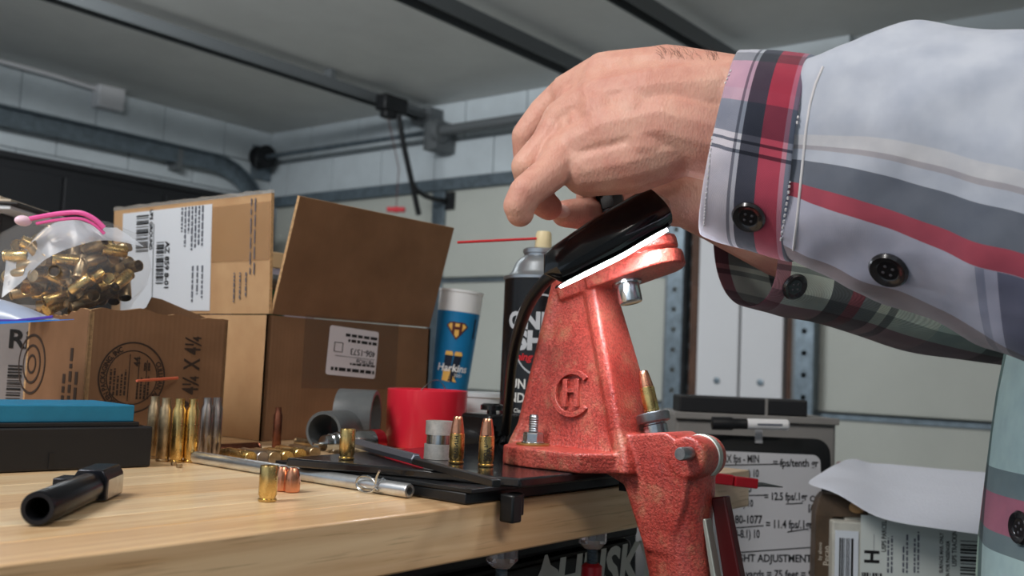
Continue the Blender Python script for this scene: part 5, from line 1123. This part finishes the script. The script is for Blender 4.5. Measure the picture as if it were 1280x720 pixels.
def hit(px, py, objs):
    best = None; dr = ray(px, py)
    for o_ in objs:
        if o_.name not in BV:
            ev = o_.evaluated_get(dg); me = ev.to_mesh(); BV[o_.name] = BVHTree.FromPolygons([v.co+po2 for v in me.vertices], [tuple(p.vertices) for p in me.polygons]); ev.to_mesh_clear()
        bt = BV[o_.name]
        loc, nr, idx, dist = bt.ray_cast(CAM, dr.normalized())
        if loc is not None and (best is None or dist < best[1]): best = (loc, dist, nr if nr.dot(dr) < 0 else -nr)
    return best
def put_button(px, py, r, objs, par):
    h = hit(px, py, objs)
    if h: 
        d = (h[0]-CAM).dot(FW); return button(px, py, d-.0004, r, h[2], par)
put_button(936, 271, .0090, [cf], cf); put_button(1111, 337, .0098, [s_near], s_near); put_button(993, 358, .0095, [s_far], s_far)
def stitch(pix, objs, par, r=.0005, dash=True, nm='stitching', mt=None):
    pts = []
    for px, py in pix:
        h = hit(px, py, objs)
        if h: pts.append(h[0]+h[2]*.0003-po2)
    mb = MB()
    if dash:
        for a, b__ in zip(pts[::2], pts[1::2]): mb.tube([a, b__], r, 6)
    elif len(pts) > 1: mb.tube(pts, r, 8)
    if mb.v:
        o = mb.build(nm, mt or m_stitch, par)
        if dash: o['kind'] = 'stuff'
def curve(ctrl, n):
    out = []
    for k in range(n):
        t = k/(n-1)*(len(ctrl)-1); i = min(int(t), len(ctrl)-2); f = t-i; out.append((ctrl[i][0]+(ctrl[i+1][0]-ctrl[i][0])*f, ctrl[i][1]+(ctrl[i+1][1]-ctrl[i][1])*f))
    return out
stitch(curve([(1029, 84), (1020, 105), (1013, 130), (1008, 160), (1004, 200), (1000, 240), (996, 280), (992, 312)], 60), [cf, s_near], s_near, .0007, False, 'cuff_seam')
stitch(curve([(1014, 84), (1004, 108), (996, 150), (990, 200), (984, 250), (976, 300)], 70), [cf], cf, .00055)
stitch(curve([(914, 88), (896, 130), (888, 190), (882, 250), (880, 284)], 70), [cf], cf, .0004)
# shirt front
def torso():
    mb = MB(); rs = []; n = 56; zs = [-.50+.05*k for k in range(19)]
    for z in zs:
        f = (z+.5)/.9; rx = .205-.015*math.sin(f*3)+(.02 if z > .25 else 0); ry = .165+.028*math.exp(-((z+.06)/.16)**2)-(.03*max(0, (z-.15)/.25)); cy = -.376 - .05*max(0, (z-.1)/.3); sc = 1 if z < .34 else max(.35, 1-(z-.34)/.12)
        r = []
        for k in range(n):
            a = 2*math.pi*k/n; p = V((.79+rx*sc*math.cos(a), cy+ry*sc*math.sin(a), z)); p = p+V((math.cos(a), math.sin(a), 0))*(.005*noise.noise(V((a*2.5, z*9, 0)))+.003*noise.noise(V((a*6, z*20, 4)))); r.append(p-po2)
        rs.append(r)
    mb.rings(rs, False); o = mb.build('shirt_body', m_trs, person, ang=75); me = o.data; uvl = me.uv_layers.new(name='UVMap')
    for lp in me.loops:
        i, k = divmod(lp.vertex_index, n); uvl.data[lp.index].uv = (k/n, (zs[i]+.5))
    o.modifiers.new('thick', 'SOLIDIFY').thickness = .0015; md = o.modifiers.new('sub', 'SUBSURF'); md.levels = 1; md.render_levels = 1
    return o
MT = (190, 214, 210); 
# V stripes: height above -.5; U stripes: around the body
vs_ = [(0, MT)]
for base in (.04, .185, .33, .475, .62, .765): vs_ += [(base, (120, 136, 138)), (base+.012, (186, 110, 130)), (base+.036, (120, 136, 138)), (base+.05, MT)]
vs_ = vs_[:30]
m_trs = plaid('plaid_front', vs_, [(0, (255, 255, 255)), (.12, (240, 250, 246)), (.17, (120, 140, 138)), (.19, (236, 240, 220)), (.215, (200, 160, 170)), (.235, (255, 255, 255)), (.265, (236, 240, 220)), (.29, (120, 140, 138)), (.31, (255, 255, 255))], None)
ts = torso(); ts['label'] = 'pale mint plaid shirt front'
dg = bpy.context.evaluated_depsgraph_get()
for px, py in ((1276, 660),): put_button(px, py, .010, [ts], ts)
# a few wrist hairs
hm = MB(); rnd = random.Random(4)
dg = bpy.context.evaluated_depsgraph_get()
for k in range(70):
    px = rnd.uniform(826, 900); py = 60+abs(px-830)*.05+rnd.uniform(0, 10); h = hit(px, py+4, [person])
    if h:
        p = h[0]; d_ = (UP*rnd.uniform(.5, 1)-RT*rnd.uniform(-.2, .7)-FW*rnd.uniform(0, .4)).normalized(); hm.tube([p-po2, p+d_*.0025-po2, p+d_*.0045-RT*.0016-po2], [.00006, .00005, .00003], 4)
if hm.v: o = hm.build('arm_hair', mat('hair_brown', (70, 46, 34), .6), person); o['kind'] = 'stuff'
